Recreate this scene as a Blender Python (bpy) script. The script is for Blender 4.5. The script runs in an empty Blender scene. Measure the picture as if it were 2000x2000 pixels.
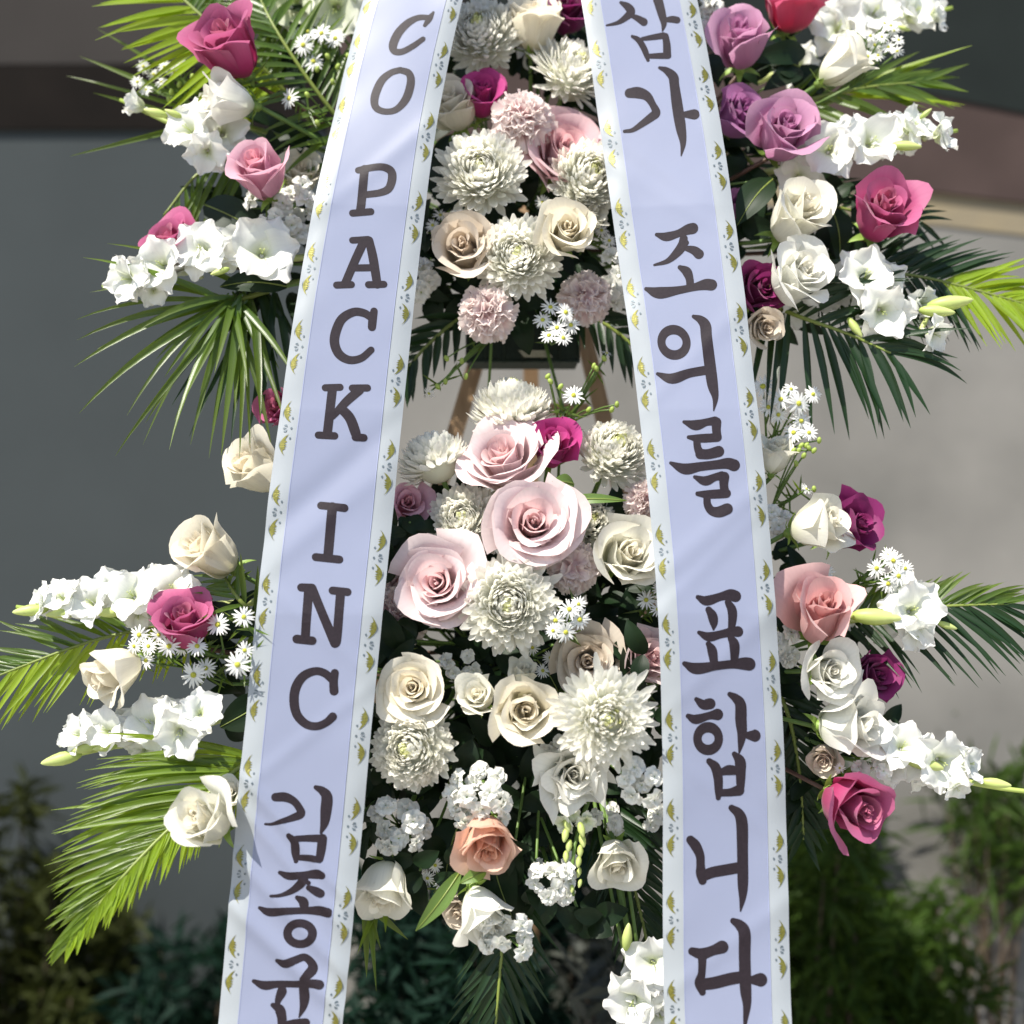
import bpy, math, random
import numpy as np
from mathutils import Vector, Matrix

# ------------------------------------------------------------------ scene, camera, light
S = bpy.context.scene
COL = S.collection
rnd = random.Random(7)
nrs = np.random.RandomState(11)
F = 2909.0            # focal length in units of a 2000 px wide picture
CAMZ = 1.25

cam_d = bpy.data.cameras.new("camera")
cam = bpy.data.objects.new("camera", cam_d)
COL.objects.link(cam)
cam.location = (0, 0, CAMZ)
cam.rotation_euler = (math.radians(90), 0, 0)
cam_d.sensor_width = 36.0
cam_d.lens = 36.0 * F / 2000.0
cam_d.clip_start = 0.05
cam_d.clip_end = 100
cam_d.dof.use_dof = True
cam_d.dof.focus_distance = 1.57
cam_d.dof.aperture_fstop = 2.4
S.camera = cam

SUN_DIR = Vector((-0.36, -0.42, 0.83)).normalized()     # towards the sun
world = bpy.data.worlds.new("World")
S.world = world
world.use_nodes = True
wn = world.node_tree
sky = wn.nodes.new("ShaderNodeTexSky")
sky.sky_type = 'NISHITA'
sky.sun_disc = False
sky.sun_elevation = math.asin(SUN_DIR.z)
sky.sun_rotation = math.atan2(SUN_DIR.x, SUN_DIR.y)
bg = wn.nodes["Background"]
wn.links.new(sky.outputs[0], bg.inputs[0])
bg.inputs[1].default_value = 0.115

sun_d = bpy.data.lights.new("sun", 'SUN')
sun_d.energy = 5.0
sun_d.angle = math.radians(0.55)
sun_d.color = (1.0, 0.955, 0.86)
sun = bpy.data.objects.new("sun", sun_d)
COL.objects.link(sun)
sun.rotation_euler = SUN_DIR.to_track_quat('Z', 'Y').to_euler()

S.view_settings.view_transform = 'Standard'
S.view_settings.look = 'None'
S.view_settings.exposure = 0.82
S.view_settings.gamma = 1.0
S.view_settings.use_curve_mapping = False
S.render.engine = 'CYCLES'
S.cycles.max_bounces = 6
S.cycles.transparent_max_bounces = 8
S.cycles.transmission_bounces = 6

# ------------------------------------------------------------------ helpers
def D(py):
    """depth of the ribbon front: the easel leans back, so higher is farther"""
    return float(np.interp(py, [-400, 0, 400, 800, 1200, 2000, 2500], [1.755, 1.675, 1.60, 1.545, 1.505, 1.46, 1.44]))

def P(px, py, d):
    return np.array([(px - 1000.0) / F * d, d, CAMZ - (py - 1000.0) / F * d])

def PO(px, py, off):
    return P(px, py, D(py) + off)

def nrm(v):
    v = np.asarray(v, float)
    n = np.linalg.norm(v)
    return v / n if n > 1e-9 else v

def axis_of(a):
    """(right, up, toward the viewer) -> world axis"""
    return nrm((a[0], -a[2], a[1]))

def basis(axis, spin=0.0):
    z = nrm(axis)
    h = np.array([0, 0, 1.0]) if abs(z[2]) < 0.9 else np.array([1.0, 0, 0])
    x = nrm(np.cross(h, z)); y = np.cross(z, x)
    c, s = math.cos(spin), math.sin(spin)
    return np.stack([c * x + s * y, -s * x + c * y, z], axis=1)     # columns

def tag(o, label=None, cat=None, group=None, kind=None):
    if label: o["label"] = label
    if cat: o["category"] = cat
    if group: o["group"] = group
    if kind: o["kind"] = kind
    return o

def thing(name, loc, label, cat, group=None):
    o = bpy.data.objects.new(name, None)
    o.empty_display_size = 0.02
    COL.objects.link(o)
    o.location = tuple(float(v) for v in loc)
    return tag(o, label, cat, group)

def rootloc(o):
    p = np.zeros(3)
    while o is not None:
        p = p + np.array(o.location); o = o.parent
    return p

def part(parent, name, verts, faces, mat, uv=None, kind=None, smooth=True):
    """one mesh object; verts are world coordinates"""
    v = np.asarray(verts, float)
    if parent is not None:
        v = v - rootloc(parent)
    me = bpy.data.meshes.new(name)
    me.from_pydata(v.tolist(), [], faces)
    if uv is not None:
        ul = me.uv_layers.new(name="UVMap")
        idx = np.fromiter((i for f in faces for i in f), dtype=np.int32)
        ul.data.foreach_set("uv", np.asarray(uv, np.float32)[idx].ravel())
    if smooth:
        me.polygons.foreach_set("use_smooth", [True] * len(me.polygons))
    me.materials.append(mat)
    o = bpy.data.objects.new(name, me)
    COL.objects.link(o)
    if parent is not None:
        o.parent = parent
    if kind: o["kind"] = kind
    return o

_gf = {}
def gfaces(nu, nv):
    """faces of a grid with nu x nv vertices, index = j*nu+i"""
    if (nu, nv) not in _gf:
        _gf[(nu, nv)] = [(j * nu + i, j * nu + i + 1, (j + 1) * nu + i + 1, (j + 1) * nu + i)
                         for j in range(nv - 1) for i in range(nu - 1)]
    return _gf[(nu, nv)]

class Acc:
    """collects several patches for one mesh"""
    def __init__(s): s.v = []; s.f = []; s.uv = []; s.n = 0
    def add(s, v, f, uv=None):
        v = np.asarray(v, float)
        s.v.append(v); s.f.extend(tuple(i + s.n for i in q) for q in f); s.n += len(v)
        s.uv.append(np.zeros((len(v), 2)) if uv is None else np.asarray(uv, float))
    def build(s, parent, name, mat, kind=None, smooth=True):
        return part(parent, name, np.concatenate(s.v), s.f, mat, np.concatenate(s.uv), kind, smooth)

def tube(pts, rad, n=6):
    pts = np.asarray(pts, float)
    m = len(pts)
    rad = np.interp(np.linspace(0, 1, m), np.linspace(0, 1, len(np.atleast_1d(rad))), np.atleast_1d(rad))
    t = np.gradient(pts, axis=0)
    vs = []
    h = np.array([0.31, 0.2, 0.93])
    for i in range(m):
        tt = nrm(t[i])
        a = nrm(np.cross(tt, h)); b = np.cross(tt, a)
        for k in range(n):
            an = 2 * math.pi * k / n
            vs.append(pts[i] + rad[i] * (math.cos(an) * a + math.sin(an) * b))
    f = []
    for i in range(m - 1):
        for k in range(n):
            f.append((i * n + k, i * n + (k + 1) % n, (i + 1) * n + (k + 1) % n, (i + 1) * n + k))
    f.append(tuple(range(n))[::-1]); f.append(tuple((m - 1) * n + k for k in range(n)))
    uv = [(k / n, i / (m - 1)) for i in range(m) for k in range(n)]
    return np.array(vs), f, np.array(uv)

def bez(p0, p1, p2, n=8):
    t = np.linspace(0, 1, n)[:, None]
    return (1 - t) ** 2 * np.asarray(p0) + 2 * t * (1 - t) * np.asarray(p1) + t * t * np.asarray(p2)

def catmull(pts, n=6):
    p = np.asarray(pts, float)
    if len(p) < 3:
        t = np.linspace(0, 1, n + 1)[:, None]
        return p[0] * (1 - t) + p[-1] * t
    q = np.vstack([2 * p[0] - p[1], p, 2 * p[-1] - p[-2]])
    out = []
    for i in range(1, len(q) - 2):
        for k in range(n):
            t = k / n
            out.append(0.5 * ((2 * q[i]) + (-q[i - 1] + q[i + 1]) * t + (2 * q[i - 1] - 5 * q[i] + 4 * q[i + 1] - q[i + 2]) * t * t
                              + (-q[i - 1] + 3 * q[i] - 3 * q[i + 1] + q[i + 2]) * t ** 3))
    out.append(p[-1])
    return np.array(out)

def box(lo, hi):
    (x0, y0, z0), (x1, y1, z1) = lo, hi
    v = [(x0, y0, z0), (x1, y0, z0), (x1, y1, z0), (x0, y1, z0), (x0, y0, z1), (x1, y0, z1), (x1, y1, z1), (x0, y1, z1)]
    f = [(0, 3, 2, 1), (4, 5, 6, 7), (0, 1, 5, 4), (1, 2, 6, 5), (2, 3, 7, 6), (3, 0, 4, 7)]
    return np.array(v, float), f

def ellipsoid(c, axis, rl, rw, n=6, m=6, point=0.0):
    B = basis(axis)
    vs = []
    for j in range(m + 1):
        v = j / m; th = math.pi * v
        r = math.sin(th) * rw * (1 - point * max(0, math.cos(math.pi - th)))
        for k in range(n):
            a = 2 * math.pi * k / n
            vs.append(np.asarray(c) + B @ np.array([r * math.cos(a), r * math.sin(a), -math.cos(th) * rl]))
    f = [(j * n + k, j * n + (k + 1) % n, (j + 1) * n + (k + 1) % n, (j + 1) * n + k) for j in range(m) for k in range(n)]
    return np.array(vs), f

# ------------------------------------------------------------------ materials
def srgb(r, g, b):
    def c(x):
        x /= 255.0
        return x / 12.92 if x <= 0.04045 else ((x + 0.055) / 1.055) ** 2.4
    return (c(r), c(g), c(b), 1.0)

def new_mat(name):
    m = bpy.data.materials.new(name)
    m.use_nodes = True
    nt = m.node_tree
    for n in list(nt.nodes):
        nt.nodes.remove(n)
    out = nt.nodes.new("ShaderNodeOutputMaterial")
    return m, nt, out

def N(nt, typ, **kw):
    n = nt.nodes.new(typ)
    for k, v in kw.items():
        setattr(n, k, v)
    return n

def mixrgb(nt, a, b, fac, mode='MIX'):
    n = nt.nodes.new("ShaderNodeMix"); n.data_type = 'RGBA'; n.blend_type = mode
    for sock, val in ((n.inputs[0], fac), (n.inputs[6], a), (n.inputs[7], b)):
        if hasattr(val, "is_output"): nt.links.new(val, sock)
        else: sock.default_value = val
    return n.outputs[2]

def petal_mat(name, base, mid, edge, trans=0.42, rough=0.55, vein=0.20, var=0.12, tcol=None, stops=(0.0, 0.45, 1.0), bruise=0.4):
    m, nt, out = new_mat(name)
    uv = N(nt, "ShaderNodeUVMap")
    sep = N(nt, "ShaderNodeSeparateXYZ"); nt.links.new(uv.outputs[0], sep.inputs[0])
    cr = N(nt, "ShaderNodeValToRGB")
    e = cr.color_ramp.elements
    e[0].position = stops[0]; e[0].color = base
    e[1].position = stops[2]; e[1].color = edge
    k = e.new(stops[1]); k.color = mid
    nt.links.new(sep.outputs[1], cr.inputs[0])
    # fine veins running along the petal
    mp = N(nt, "ShaderNodeMapping"); mp.inputs['Scale'].default_value = (26, 2.2, 1)
    nt.links.new(uv.outputs[0], mp.inputs[0])
    no = N(nt, "ShaderNodeTexNoise"); no.inputs['Scale'].default_value = 1.0; no.inputs['Detail'].default_value = 3
    nt.links.new(mp.outputs[0], no.inputs['Vector'])
    oi = N(nt, "ShaderNodeObjectInfo")
    ma = N(nt, "ShaderNodeMath", operation='MULTIPLY_ADD'); ma.inputs[1].default_value = var; ma.inputs[2].default_value = 1.0 - var
    nt.links.new(oi.outputs['Random'], ma.inputs[0])
    mb = N(nt, "ShaderNodeMath", operation='MULTIPLY_ADD'); mb.inputs[1].default_value = vein; mb.inputs[2].default_value = 1.0 - vein * 0.5
    nt.links.new(no.outputs[0], mb.inputs[0])
    mc = N(nt, "ShaderNodeMath", operation='MULTIPLY'); nt.links.new(ma.outputs[0], mc.inputs[0]); nt.links.new(mb.outputs[0], mc.inputs[1])
    n2 = N(nt, "ShaderNodeTexNoise"); n2.inputs['Scale'].default_value = 3.5; n2.inputs['Detail'].default_value = 4
    va = N(nt, "ShaderNodeVectorMath", operation='ADD'); nt.links.new(uv.outputs[0], va.inputs[0])
    vr = N(nt, "ShaderNodeVectorMath", operation='SCALE'); vr.inputs[0].default_value = (37, 19, 11); nt.links.new(oi.outputs['Random'], vr.inputs['Scale'])
    nt.links.new(vr.outputs[0], va.inputs[1]); nt.links.new(va.outputs[0], n2.inputs['Vector'])
    ep = N(nt, "ShaderNodeMath", operation='POWER'); nt.links.new(sep.outputs[1], ep.inputs[0]); ep.inputs[1].default_value = 7.0
    em = N(nt, "ShaderNodeMath", operation='MULTIPLY'); nt.links.new(ep.outputs[0], em.inputs[0]); nt.links.new(n2.outputs[0], em.inputs[1])
    ec = N(nt, "ShaderNodeMath", operation='MULTIPLY'); nt.links.new(em.outputs[0], ec.inputs[0]); ec.inputs[1].default_value = bruise
    col = mixrgb(nt, cr.outputs[0], tuple(x * y for x, y in zip(edge[:3], (.72, .60, .45))) + (1,), ec.outputs[0])
    hs = N(nt, "ShaderNodeHueSaturation"); nt.links.new(col, hs.inputs['Color']); nt.links.new(mc.outputs[0], hs.inputs['Value'])
    pb = N(nt, "ShaderNodeBsdfPrincipled")
    pb.inputs['Roughness'].default_value = rough
    pb.inputs['Specular IOR Level'].default_value = 0.28
    pb.inputs['Sheen Weight'].default_value = 0.15
    nt.links.new(hs.outputs[0], pb.inputs['Base Color'])
    bp = N(nt, "ShaderNodeBump"); bp.inputs['Strength'].default_value = 0.25; bp.inputs['Distance'].default_value = 0.0006
    nt.links.new(no.outputs[0], bp.inputs['Height']); nt.links.new(bp.outputs[0], pb.inputs['Normal'])
    tr = N(nt, "ShaderNodeBsdfTranslucent")
    if tcol is None: nt.links.new(hs.outputs[0], tr.inputs[0])
    else: tr.inputs[0].default_value = tcol
    mx = N(nt, "ShaderNodeMixShader"); mx.inputs[0].default_value = trans
    nt.links.new(pb.outputs[0], mx.inputs[1]); nt.links.new(tr.outputs[0], mx.inputs[2])
    nt.links.new(mx.outputs[0], out.inputs[0])
    return m

def leaf_mat(name, col, tcol, trans=0.35, rough=0.38, var=0.35, tip=None, spec=0.42):
    m, nt, out = new_mat(name)
    uv = N(nt, "ShaderNodeUVMap")
    sep = N(nt, "ShaderNodeSeparateXYZ"); nt.links.new(uv.outputs[0], sep.inputs[0])
    mp = N(nt, "ShaderNodeMapping"); mp.inputs['Scale'].default_value = (14, 3, 1); nt.links.new(uv.outputs[0], mp.inputs[0])
    no = N(nt, "ShaderNodeTexNoise"); no.inputs['Scale'].default_value = 1.0; no.inputs['Detail'].default_value = 4
    nt.links.new(mp.outputs[0], no.inputs['Vector'])
    oi = N(nt, "ShaderNodeObjectInfo")
    ad = N(nt, "ShaderNodeMath", operation='ADD'); nt.links.new(oi.outputs['Random'], ad.inputs[0]); nt.links.new(no.outputs[0], ad.inputs[1])
    ma = N(nt, "ShaderNodeMath", operation='MULTIPLY_ADD'); ma.inputs[1].default_value = var; ma.inputs[2].default_value = 1.0 - var * 0.8
    nt.links.new(ad.outputs[0], ma.inputs[0])
    c = mixrgb(nt, col, tip or col, sep.outputs[1])
    hs = N(nt, "ShaderNodeHueSaturation"); nt.links.new(c, hs.inputs['Color']); nt.links.new(ma.outputs[0], hs.inputs['Value'])
    pb = N(nt, "ShaderNodeBsdfPrincipled"); pb.inputs['Roughness'].default_value = rough
    pb.inputs['Specular IOR Level'].default_value = spec
    nt.links.new(hs.outputs[0], pb.inputs['Base Color'])
    bp = N(nt, "ShaderNodeBump"); bp.inputs['Strength'].default_value = 0.3; bp.inputs['Distance'].default_value = 0.0006
    nt.links.new(no.outputs[0], bp.inputs['Height']); nt.links.new(bp.outputs[0], pb.inputs['Normal'])
    tr = N(nt, "ShaderNodeBsdfTranslucent"); tr.inputs[0].default_value = tcol
    mx = N(nt, "ShaderNodeMixShader"); mx.inputs[0].default_value = trans
    nt.links.new(pb.outputs[0], mx.inputs[1]); nt.links.new(tr.outputs[0], mx.inputs[2])
    nt.links.new(mx.outputs[0], out.inputs[0])
    return m

def plain_mat(name, col, rough=0.6, scale=20.0, amt=0.25, metal=0.0, bump=0.2, col2=None, stretch=(1, 1, 1), bdist=0.002, trans=0.0, spec=0.5):
    m, nt, out = new_mat(name)
    tc = N(nt, "ShaderNodeTexCoord")
    mp = N(nt, "ShaderNodeMapping"); mp.inputs['Scale'].default_value = stretch; nt.links.new(tc.outputs['Object'], mp.inputs[0])
    no = N(nt, "ShaderNodeTexNoise"); no.inputs['Scale'].default_value = scale; no.inputs['Detail'].default_value = 6
    nt.links.new(mp.outputs[0], no.inputs['Vector'])
    c2 = col2 or tuple(x * (1 - amt) for x in col[:3]) + (1,)
    cr = N(nt, "ShaderNodeValToRGB")
    cr.color_ramp.elements[0].position = 0.35; cr.color_ramp.elements[0].color = c2
    cr.color_ramp.elements[1].position = 0.65; cr.color_ramp.elements[1].color = col
    nt.links.new(no.outputs[0], cr.inputs[0])
    pb = N(nt, "ShaderNodeBsdfPrincipled"); pb.inputs['Roughness'].default_value = rough; pb.inputs['Metallic'].default_value = metal
    pb.inputs['Specular IOR Level'].default_value = spec
    nt.links.new(cr.outputs[0], pb.inputs['Base Color'])
    bp = N(nt, "ShaderNodeBump"); bp.inputs['Strength'].default_value = bump; bp.inputs['Distance'].default_value = bdist
    nt.links.new(no.outputs[0], bp.inputs['Height']); nt.links.new(bp.outputs[0], pb.inputs['Normal'])
    last = pb.outputs[0]
    if trans:
        tr = N(nt, "ShaderNodeBsdfTranslucent"); nt.links.new(cr.outputs[0], tr.inputs[0])
        mx = N(nt, "ShaderNodeMixShader"); mx.inputs[0].default_value = trans
        nt.links.new(last, mx.inputs[1]); nt.links.new(tr.outputs[0], mx.inputs[2]); last = mx.outputs[0]
    nt.links.new(last, out.inputs[0])
    return m

def C(r, g, b): return (r, g, b, 1.0)

M = {}
# roses: (outer petals, heart petals)
M['cream'] = (petal_mat('cream_petal', C(.70, .68, .42), C(.90, .85, .70), C(.91, .87, .75)), petal_mat('cream_heart', C(.88, .72, .48), C(.90, .80, .60), C(.91, .85, .71), trans=0.52))
M['ivory'] = (petal_mat('ivory_petal', C(.70, .72, .44), C(.91, .89, .77), C(.91, .90, .81)), petal_mat('ivory_heart', C(.86, .80, .54), C(.90, .85, .67), C(.91, .88, .77), trans=0.52))
M['white'] = (petal_mat('white_petal', C(.68, .72, .46), C(.91, .91, .83), C(.91, .91, .86)), petal_mat('white_heart', C(.84, .83, .60), C(.90, .88, .76), C(.91, .90, .83), trans=0.52))
M['beige'] = (petal_mat('beige_petal', C(.58, .50, .34), C(.74, .65, .53), C(.78, .70, .60)), petal_mat('beige_heart', C(.52, .38, .25), C(.68, .56, .44), C(.76, .66, .55)))
M['blush'] = (petal_mat('blush_petal', C(.84, .68, .62), C(.89, .71, .72), C(.90, .77, .78)), petal_mat('blush_heart', C(.86, .44, .42), C(.88, .57, .57), C(.89, .67, .68), trans=0.46))
M['pink'] = (petal_mat('pink_petal', C(.72, .36, .44), C(.76, .38, .50), C(.80, .50, .60)), petal_mat('pink_heart', C(.62, .22, .28), C(.72, .28, .38), C(.78, .40, .48)))
M['softpink'] = (petal_mat('soft_pink_petal', C(.82, .52, .55), C(.86, .56, .60), C(.88, .64, .68)), petal_mat('soft_pink_heart', C(.74, .32, .38), C(.80, .42, .47), C(.84, .55, .58)))
M['salmon'] = (petal_mat('salmon_petal', C(.80, .40, .32), C(.80, .43, .42), C(.82, .54, .54)), petal_mat('salmon_heart', C(.70, .25, .20), C(.74, .33, .32), C(.78, .45, .44)))
M['peach'] = (petal_mat('peach_petal', C(.80, .55, .30), C(.84, .50, .36), C(.85, .58, .46)), petal_mat('peach_heart', C(.80, .36, .20), C(.82, .42, .26), C(.84, .50, .36)))
M['mauve'] = (petal_mat('mauve_petal', C(.48, .16, .30), C(.55, .22, .40), C(.63, .35, .52)), petal_mat('mauve_heart', C(.36, .08, .24), C(.46, .14, .34), C(.58, .27, .47)))
M['rosepink'] = (petal_mat('rose_pink_petal', C(.40, .012, .07), C(.47, .038, .16), C(.56, .15, .31)), petal_mat('rose_pink_heart', C(.40, .015, .08), C(.49, .06, .16), C(.58, .18, .30)))
M['coral'] = (petal_mat('coral_petal', C(.45, .02, .06), C(.60, .05, .13), C(.68, .14, .27)), petal_mat('coral_heart', C(.5, .03, .05), C(.7, .06, .12), C(.75, .14, .22)))
M['magenta'] = (petal_mat('magenta_petal', C(.45, .03, .10), C(.50, .03, .20), C(.56, .06, .28)), petal_mat('magenta_heart', C(.36, .01, .15), C(.45, .02, .20), C(.52, .05, .26)))
M['plum'] = (petal_mat('plum_petal', C(.20, .01, .06), C(.22, .012, .10), C(.30, .03, .17)), petal_mat('plum_heart', C(.16, .01, .06), C(.20, .012, .09), C(.30, .03, .16)))
M['violet'] = (petal_mat('violet_petal', C(.40, .12, .30), C(.42, .14, .36), C(.50, .22, .45)), petal_mat('violet_heart', C(.26, .04, .20), C(.34, .08, .28), C(.44, .16, .38)))
M['mum'] = petal_mat('chrysanthemum_petal', C(.90, .90, .68), C(.94, .93, .83), C(.94, .93, .87), trans=0.54, vein=0.08, bruise=0.3)
M['mumc'] = petal_mat('chrysanthemum_heart', C(.50, .58, .06), C(.70, .74, .20), C(.80, .82, .45), trans=0.28)
M['carn'] = petal_mat('carnation_petal', C(.88, .52, .53), C(.90, .70, .70), C(.92, .84, .82), trans=0.5)
M['carnd'] = petal_mat('carnation_dark_petal', C(.60, .08, .16), C(.70, .18, .28), C(.76, .36, .44), trans=0.3)
M['glad'] = petal_mat('gladiolus_petal', C(.70, .76, .44), C(.85, .86, .80), C(.87, .87, .85), trans=0.32, vein=0.14)
M['stock'] = petal_mat('stock_petal', C(.74, .78, .48), C(.85, .86, .78), C(.86, .86, .82), trans=0.3)
M['aster'] = petal_mat('aster_petal', C(.80, .82, .62), C(.86, .86, .82), C(.87, .87, .85), trans=0.3)
M['lily'] = petal_mat('lily_petal', C(.55, .66, .24), C(.78, .82, .60), C(.84, .84, .76), trans=0.3)
M['disc'] = plain_mat('aster_disc', C(.62, .55, .06), 0.8, 900, 0.5, bump=0.8, col2=C(.30, .36, .04))
M['stem'] = leaf_mat('green_stem', C(.10, .17, .035), C(.2, .35, .05), 0.1, 0.5)
M['rstem'] = leaf_mat('reddish_stem', C(.09, .045, .03), C(.2, .1, .05), 0.05, 0.5)
M['bud'] = leaf_mat('green_bud', C(.36, .46, .10), C(.5, .6, .12), 0.3, 0.45, 0.2, tip=C(.62, .66, .28))
M['calyx'] = leaf_mat('calyx_green', C(.20, .30, .06), C(.35, .5, .08), 0.2, 0.5, 0.3)
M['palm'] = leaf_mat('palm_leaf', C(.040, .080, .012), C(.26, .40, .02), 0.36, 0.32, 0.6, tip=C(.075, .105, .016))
M['palmy'] = leaf_mat('palm_leaf_yellow_sunlit', C(.17, .25, .015), C(.60, .72, .03), 0.42, 0.34, 0.45)  # brighter yellow copy of the palm leaf, painting sunlit leaflets
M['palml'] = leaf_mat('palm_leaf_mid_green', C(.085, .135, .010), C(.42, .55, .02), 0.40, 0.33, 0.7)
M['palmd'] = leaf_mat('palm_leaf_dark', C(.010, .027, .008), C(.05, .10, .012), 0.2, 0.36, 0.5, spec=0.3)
M['leaf'] = leaf_mat('broad_leaf', C(.006, .016, .005), C(.03, .05, .008), 0.12, 0.5, 0.6, spec=0.2)  # green darkened so gaps between flowers read as deep shade
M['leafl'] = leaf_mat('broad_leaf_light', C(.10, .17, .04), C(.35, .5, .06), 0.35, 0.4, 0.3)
M['rachis'] = leaf_mat('palm_rib', C(.16, .20, .04), C(.3, .4, .05), 0.1, 0.4, 0.3)
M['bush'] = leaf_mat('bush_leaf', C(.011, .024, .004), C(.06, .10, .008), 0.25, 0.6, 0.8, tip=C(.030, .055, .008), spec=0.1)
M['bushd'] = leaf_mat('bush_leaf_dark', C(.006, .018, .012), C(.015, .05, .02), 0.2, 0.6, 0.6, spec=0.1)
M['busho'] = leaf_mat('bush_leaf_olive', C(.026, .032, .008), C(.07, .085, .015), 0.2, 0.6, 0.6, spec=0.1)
M['bushg'] = leaf_mat('bush_leaf_grey', C(.05, .055, .045), C(.14, .15, .10), 0.2, 0.6, 0.5)
M['bark'] = plain_mat('bark', C(.10, .07, .045), 0.9, 60, 0.5)
M['foam'] = plain_mat('floral_foam', C(.010, .026, .014), 0.7, 300, 0.5)
M['sticker'] = plain_mat('sticker_paper', C(.42, .40, .30), 0.5, 200, 0.3)
M['wood'] = plain_mat('easel_wood', C(.33, .215, .12), 0.55, 24, 0.4, stretch=(6, 6, .6), col2=C(.24, .145, .075))
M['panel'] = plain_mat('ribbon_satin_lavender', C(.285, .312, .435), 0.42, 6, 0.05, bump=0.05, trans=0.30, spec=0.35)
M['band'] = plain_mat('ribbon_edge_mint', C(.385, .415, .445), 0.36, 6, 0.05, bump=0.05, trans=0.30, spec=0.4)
M['seam'] = plain_mat('ribbon_seam', C(.25, .275, .42), 0.5, 60, 0.1, bump=0.1)
M['ink'] = plain_mat('ribbon_ink', C(.018, .012, .016), 0.5, 400, 0.25, bump=0.05, spec=0.2)
M['gold'] = plain_mat('gold_foil', C(.20, .185, .035), 0.36, 500, 0.35, metal=0.45, bump=0.3, bdist=0.0004)
M['foilb'] = plain_mat('blue_grey_foil', C(.12, .15, .17), 0.40, 500, 0.3, metal=0.3, bump=0.2, bdist=0.0004)

# ------------------------------------------------------------------ setting: ground, wall
gv = np.array([(-14, -12, 0), (14, -12, 0), (14, 3.0, 0), (-14, 3.0, 0)], float)
g = part(None, "ground", gv, [(0, 1, 2, 3)], plain_mat('ground_concrete', C(.36, .34, .31), 0.9, 4, 0.2, bump=0.4))
tag(g, kind="structure")

m_dark = plain_mat('wall_dark_grey', C(.045, .052, .054), 0.85, 3.0, 0.10, bump=0.35, bdist=0.004, spec=0.08)  # darker even grey for the left part of the wall
m_pl = plain_mat('wall_light_plaster', C(.212, .202, .186), 0.9, 2.6, 0.2, bump=0.4, bdist=0.004, col2=C(.140, .135, .125), spec=0.08)
m_beam = plain_mat('wall_mauve_beam', C(.060, .042, .038), 0.8, 8, 0.2, spec=0.08)
m_brown = plain_mat('wall_brown_beam', C(.008, .006, .005), 0.8, 8, 0.3, spec=0.08)
m_sof = plain_mat('wall_soffit_shade', C(.015, .019, .018), 0.85, 6, 0.2, spec=0.08)  # shadow of the soffit recess put into a dark flat colour
m_up = plain_mat('wall_upper_taupe', C(.038, .034, .032), 0.85, 3, 0.15, spec=0.08)
wall = thing("house_wall", (0, 3.0, 0), "rendered house wall behind the flowers, dark grey at left and pale at right under a beam", "wall")
def wbox(name, x0, x1, z0, z1, y, mat):
    v, f = box((x0, y, z0), (x1, 3.3, z1))
    part(wall, name, v, f, mat, smooth=False)
def wx(px, d=3.0): return (px - 1000) / F * d
def wz(py, d=3.0): return CAMZ - (py - 1000) / F * d
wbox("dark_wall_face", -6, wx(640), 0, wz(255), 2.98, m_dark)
wbox("pale_wall_face", wx(640) + .002, 6, 0, wz(20), 3.0, m_pl)
def slab(name, pts, y, mat, thick=0.2):
    v = [(wx(a, y), y, wz(b, y)) for a, b in pts] + [(wx(a, y), y + thick, wz(b, y)) for a, b in pts]
    n = len(pts)
    f = [tuple(range(n))[::-1], tuple(range(n, 2 * n))] + [(i, (i + 1) % n, n + (i + 1) % n, n + i) for i in range(n)]
    part(wall, name, np.array(v), f, mat, smooth=False)
slab("brown_beam", [(-6000, 150), (-6000, 275), (640, 250), (640, 125)], 2.970, m_brown, .3)
slab("taupe_wall_face", [(-6000, -2500), (-6000, 148), (640, 123), (640, -2500)], 2.974, m_up, .3)
slab("mauve_beam", [(642, -50), (642, 232), (3200, 539), (3200, 462)], 2.985, m_beam, .3)
m_band = plain_mat('wall_beige_band', C(.24, .195, .12), 0.9, 5, 0.3, bump=0.3, spec=0.08, col2=C(.18, .155, .115))
slab("beige_band", [(642, 232), (642, 300), (3200, 600), (3200, 539)], 2.9965, m_band, .2)
slab("shaded_soffit_face", [(642, -2500), (642, -52), (3200, 460), (3200, -2500)], 2.980, m_sof, .3)

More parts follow.
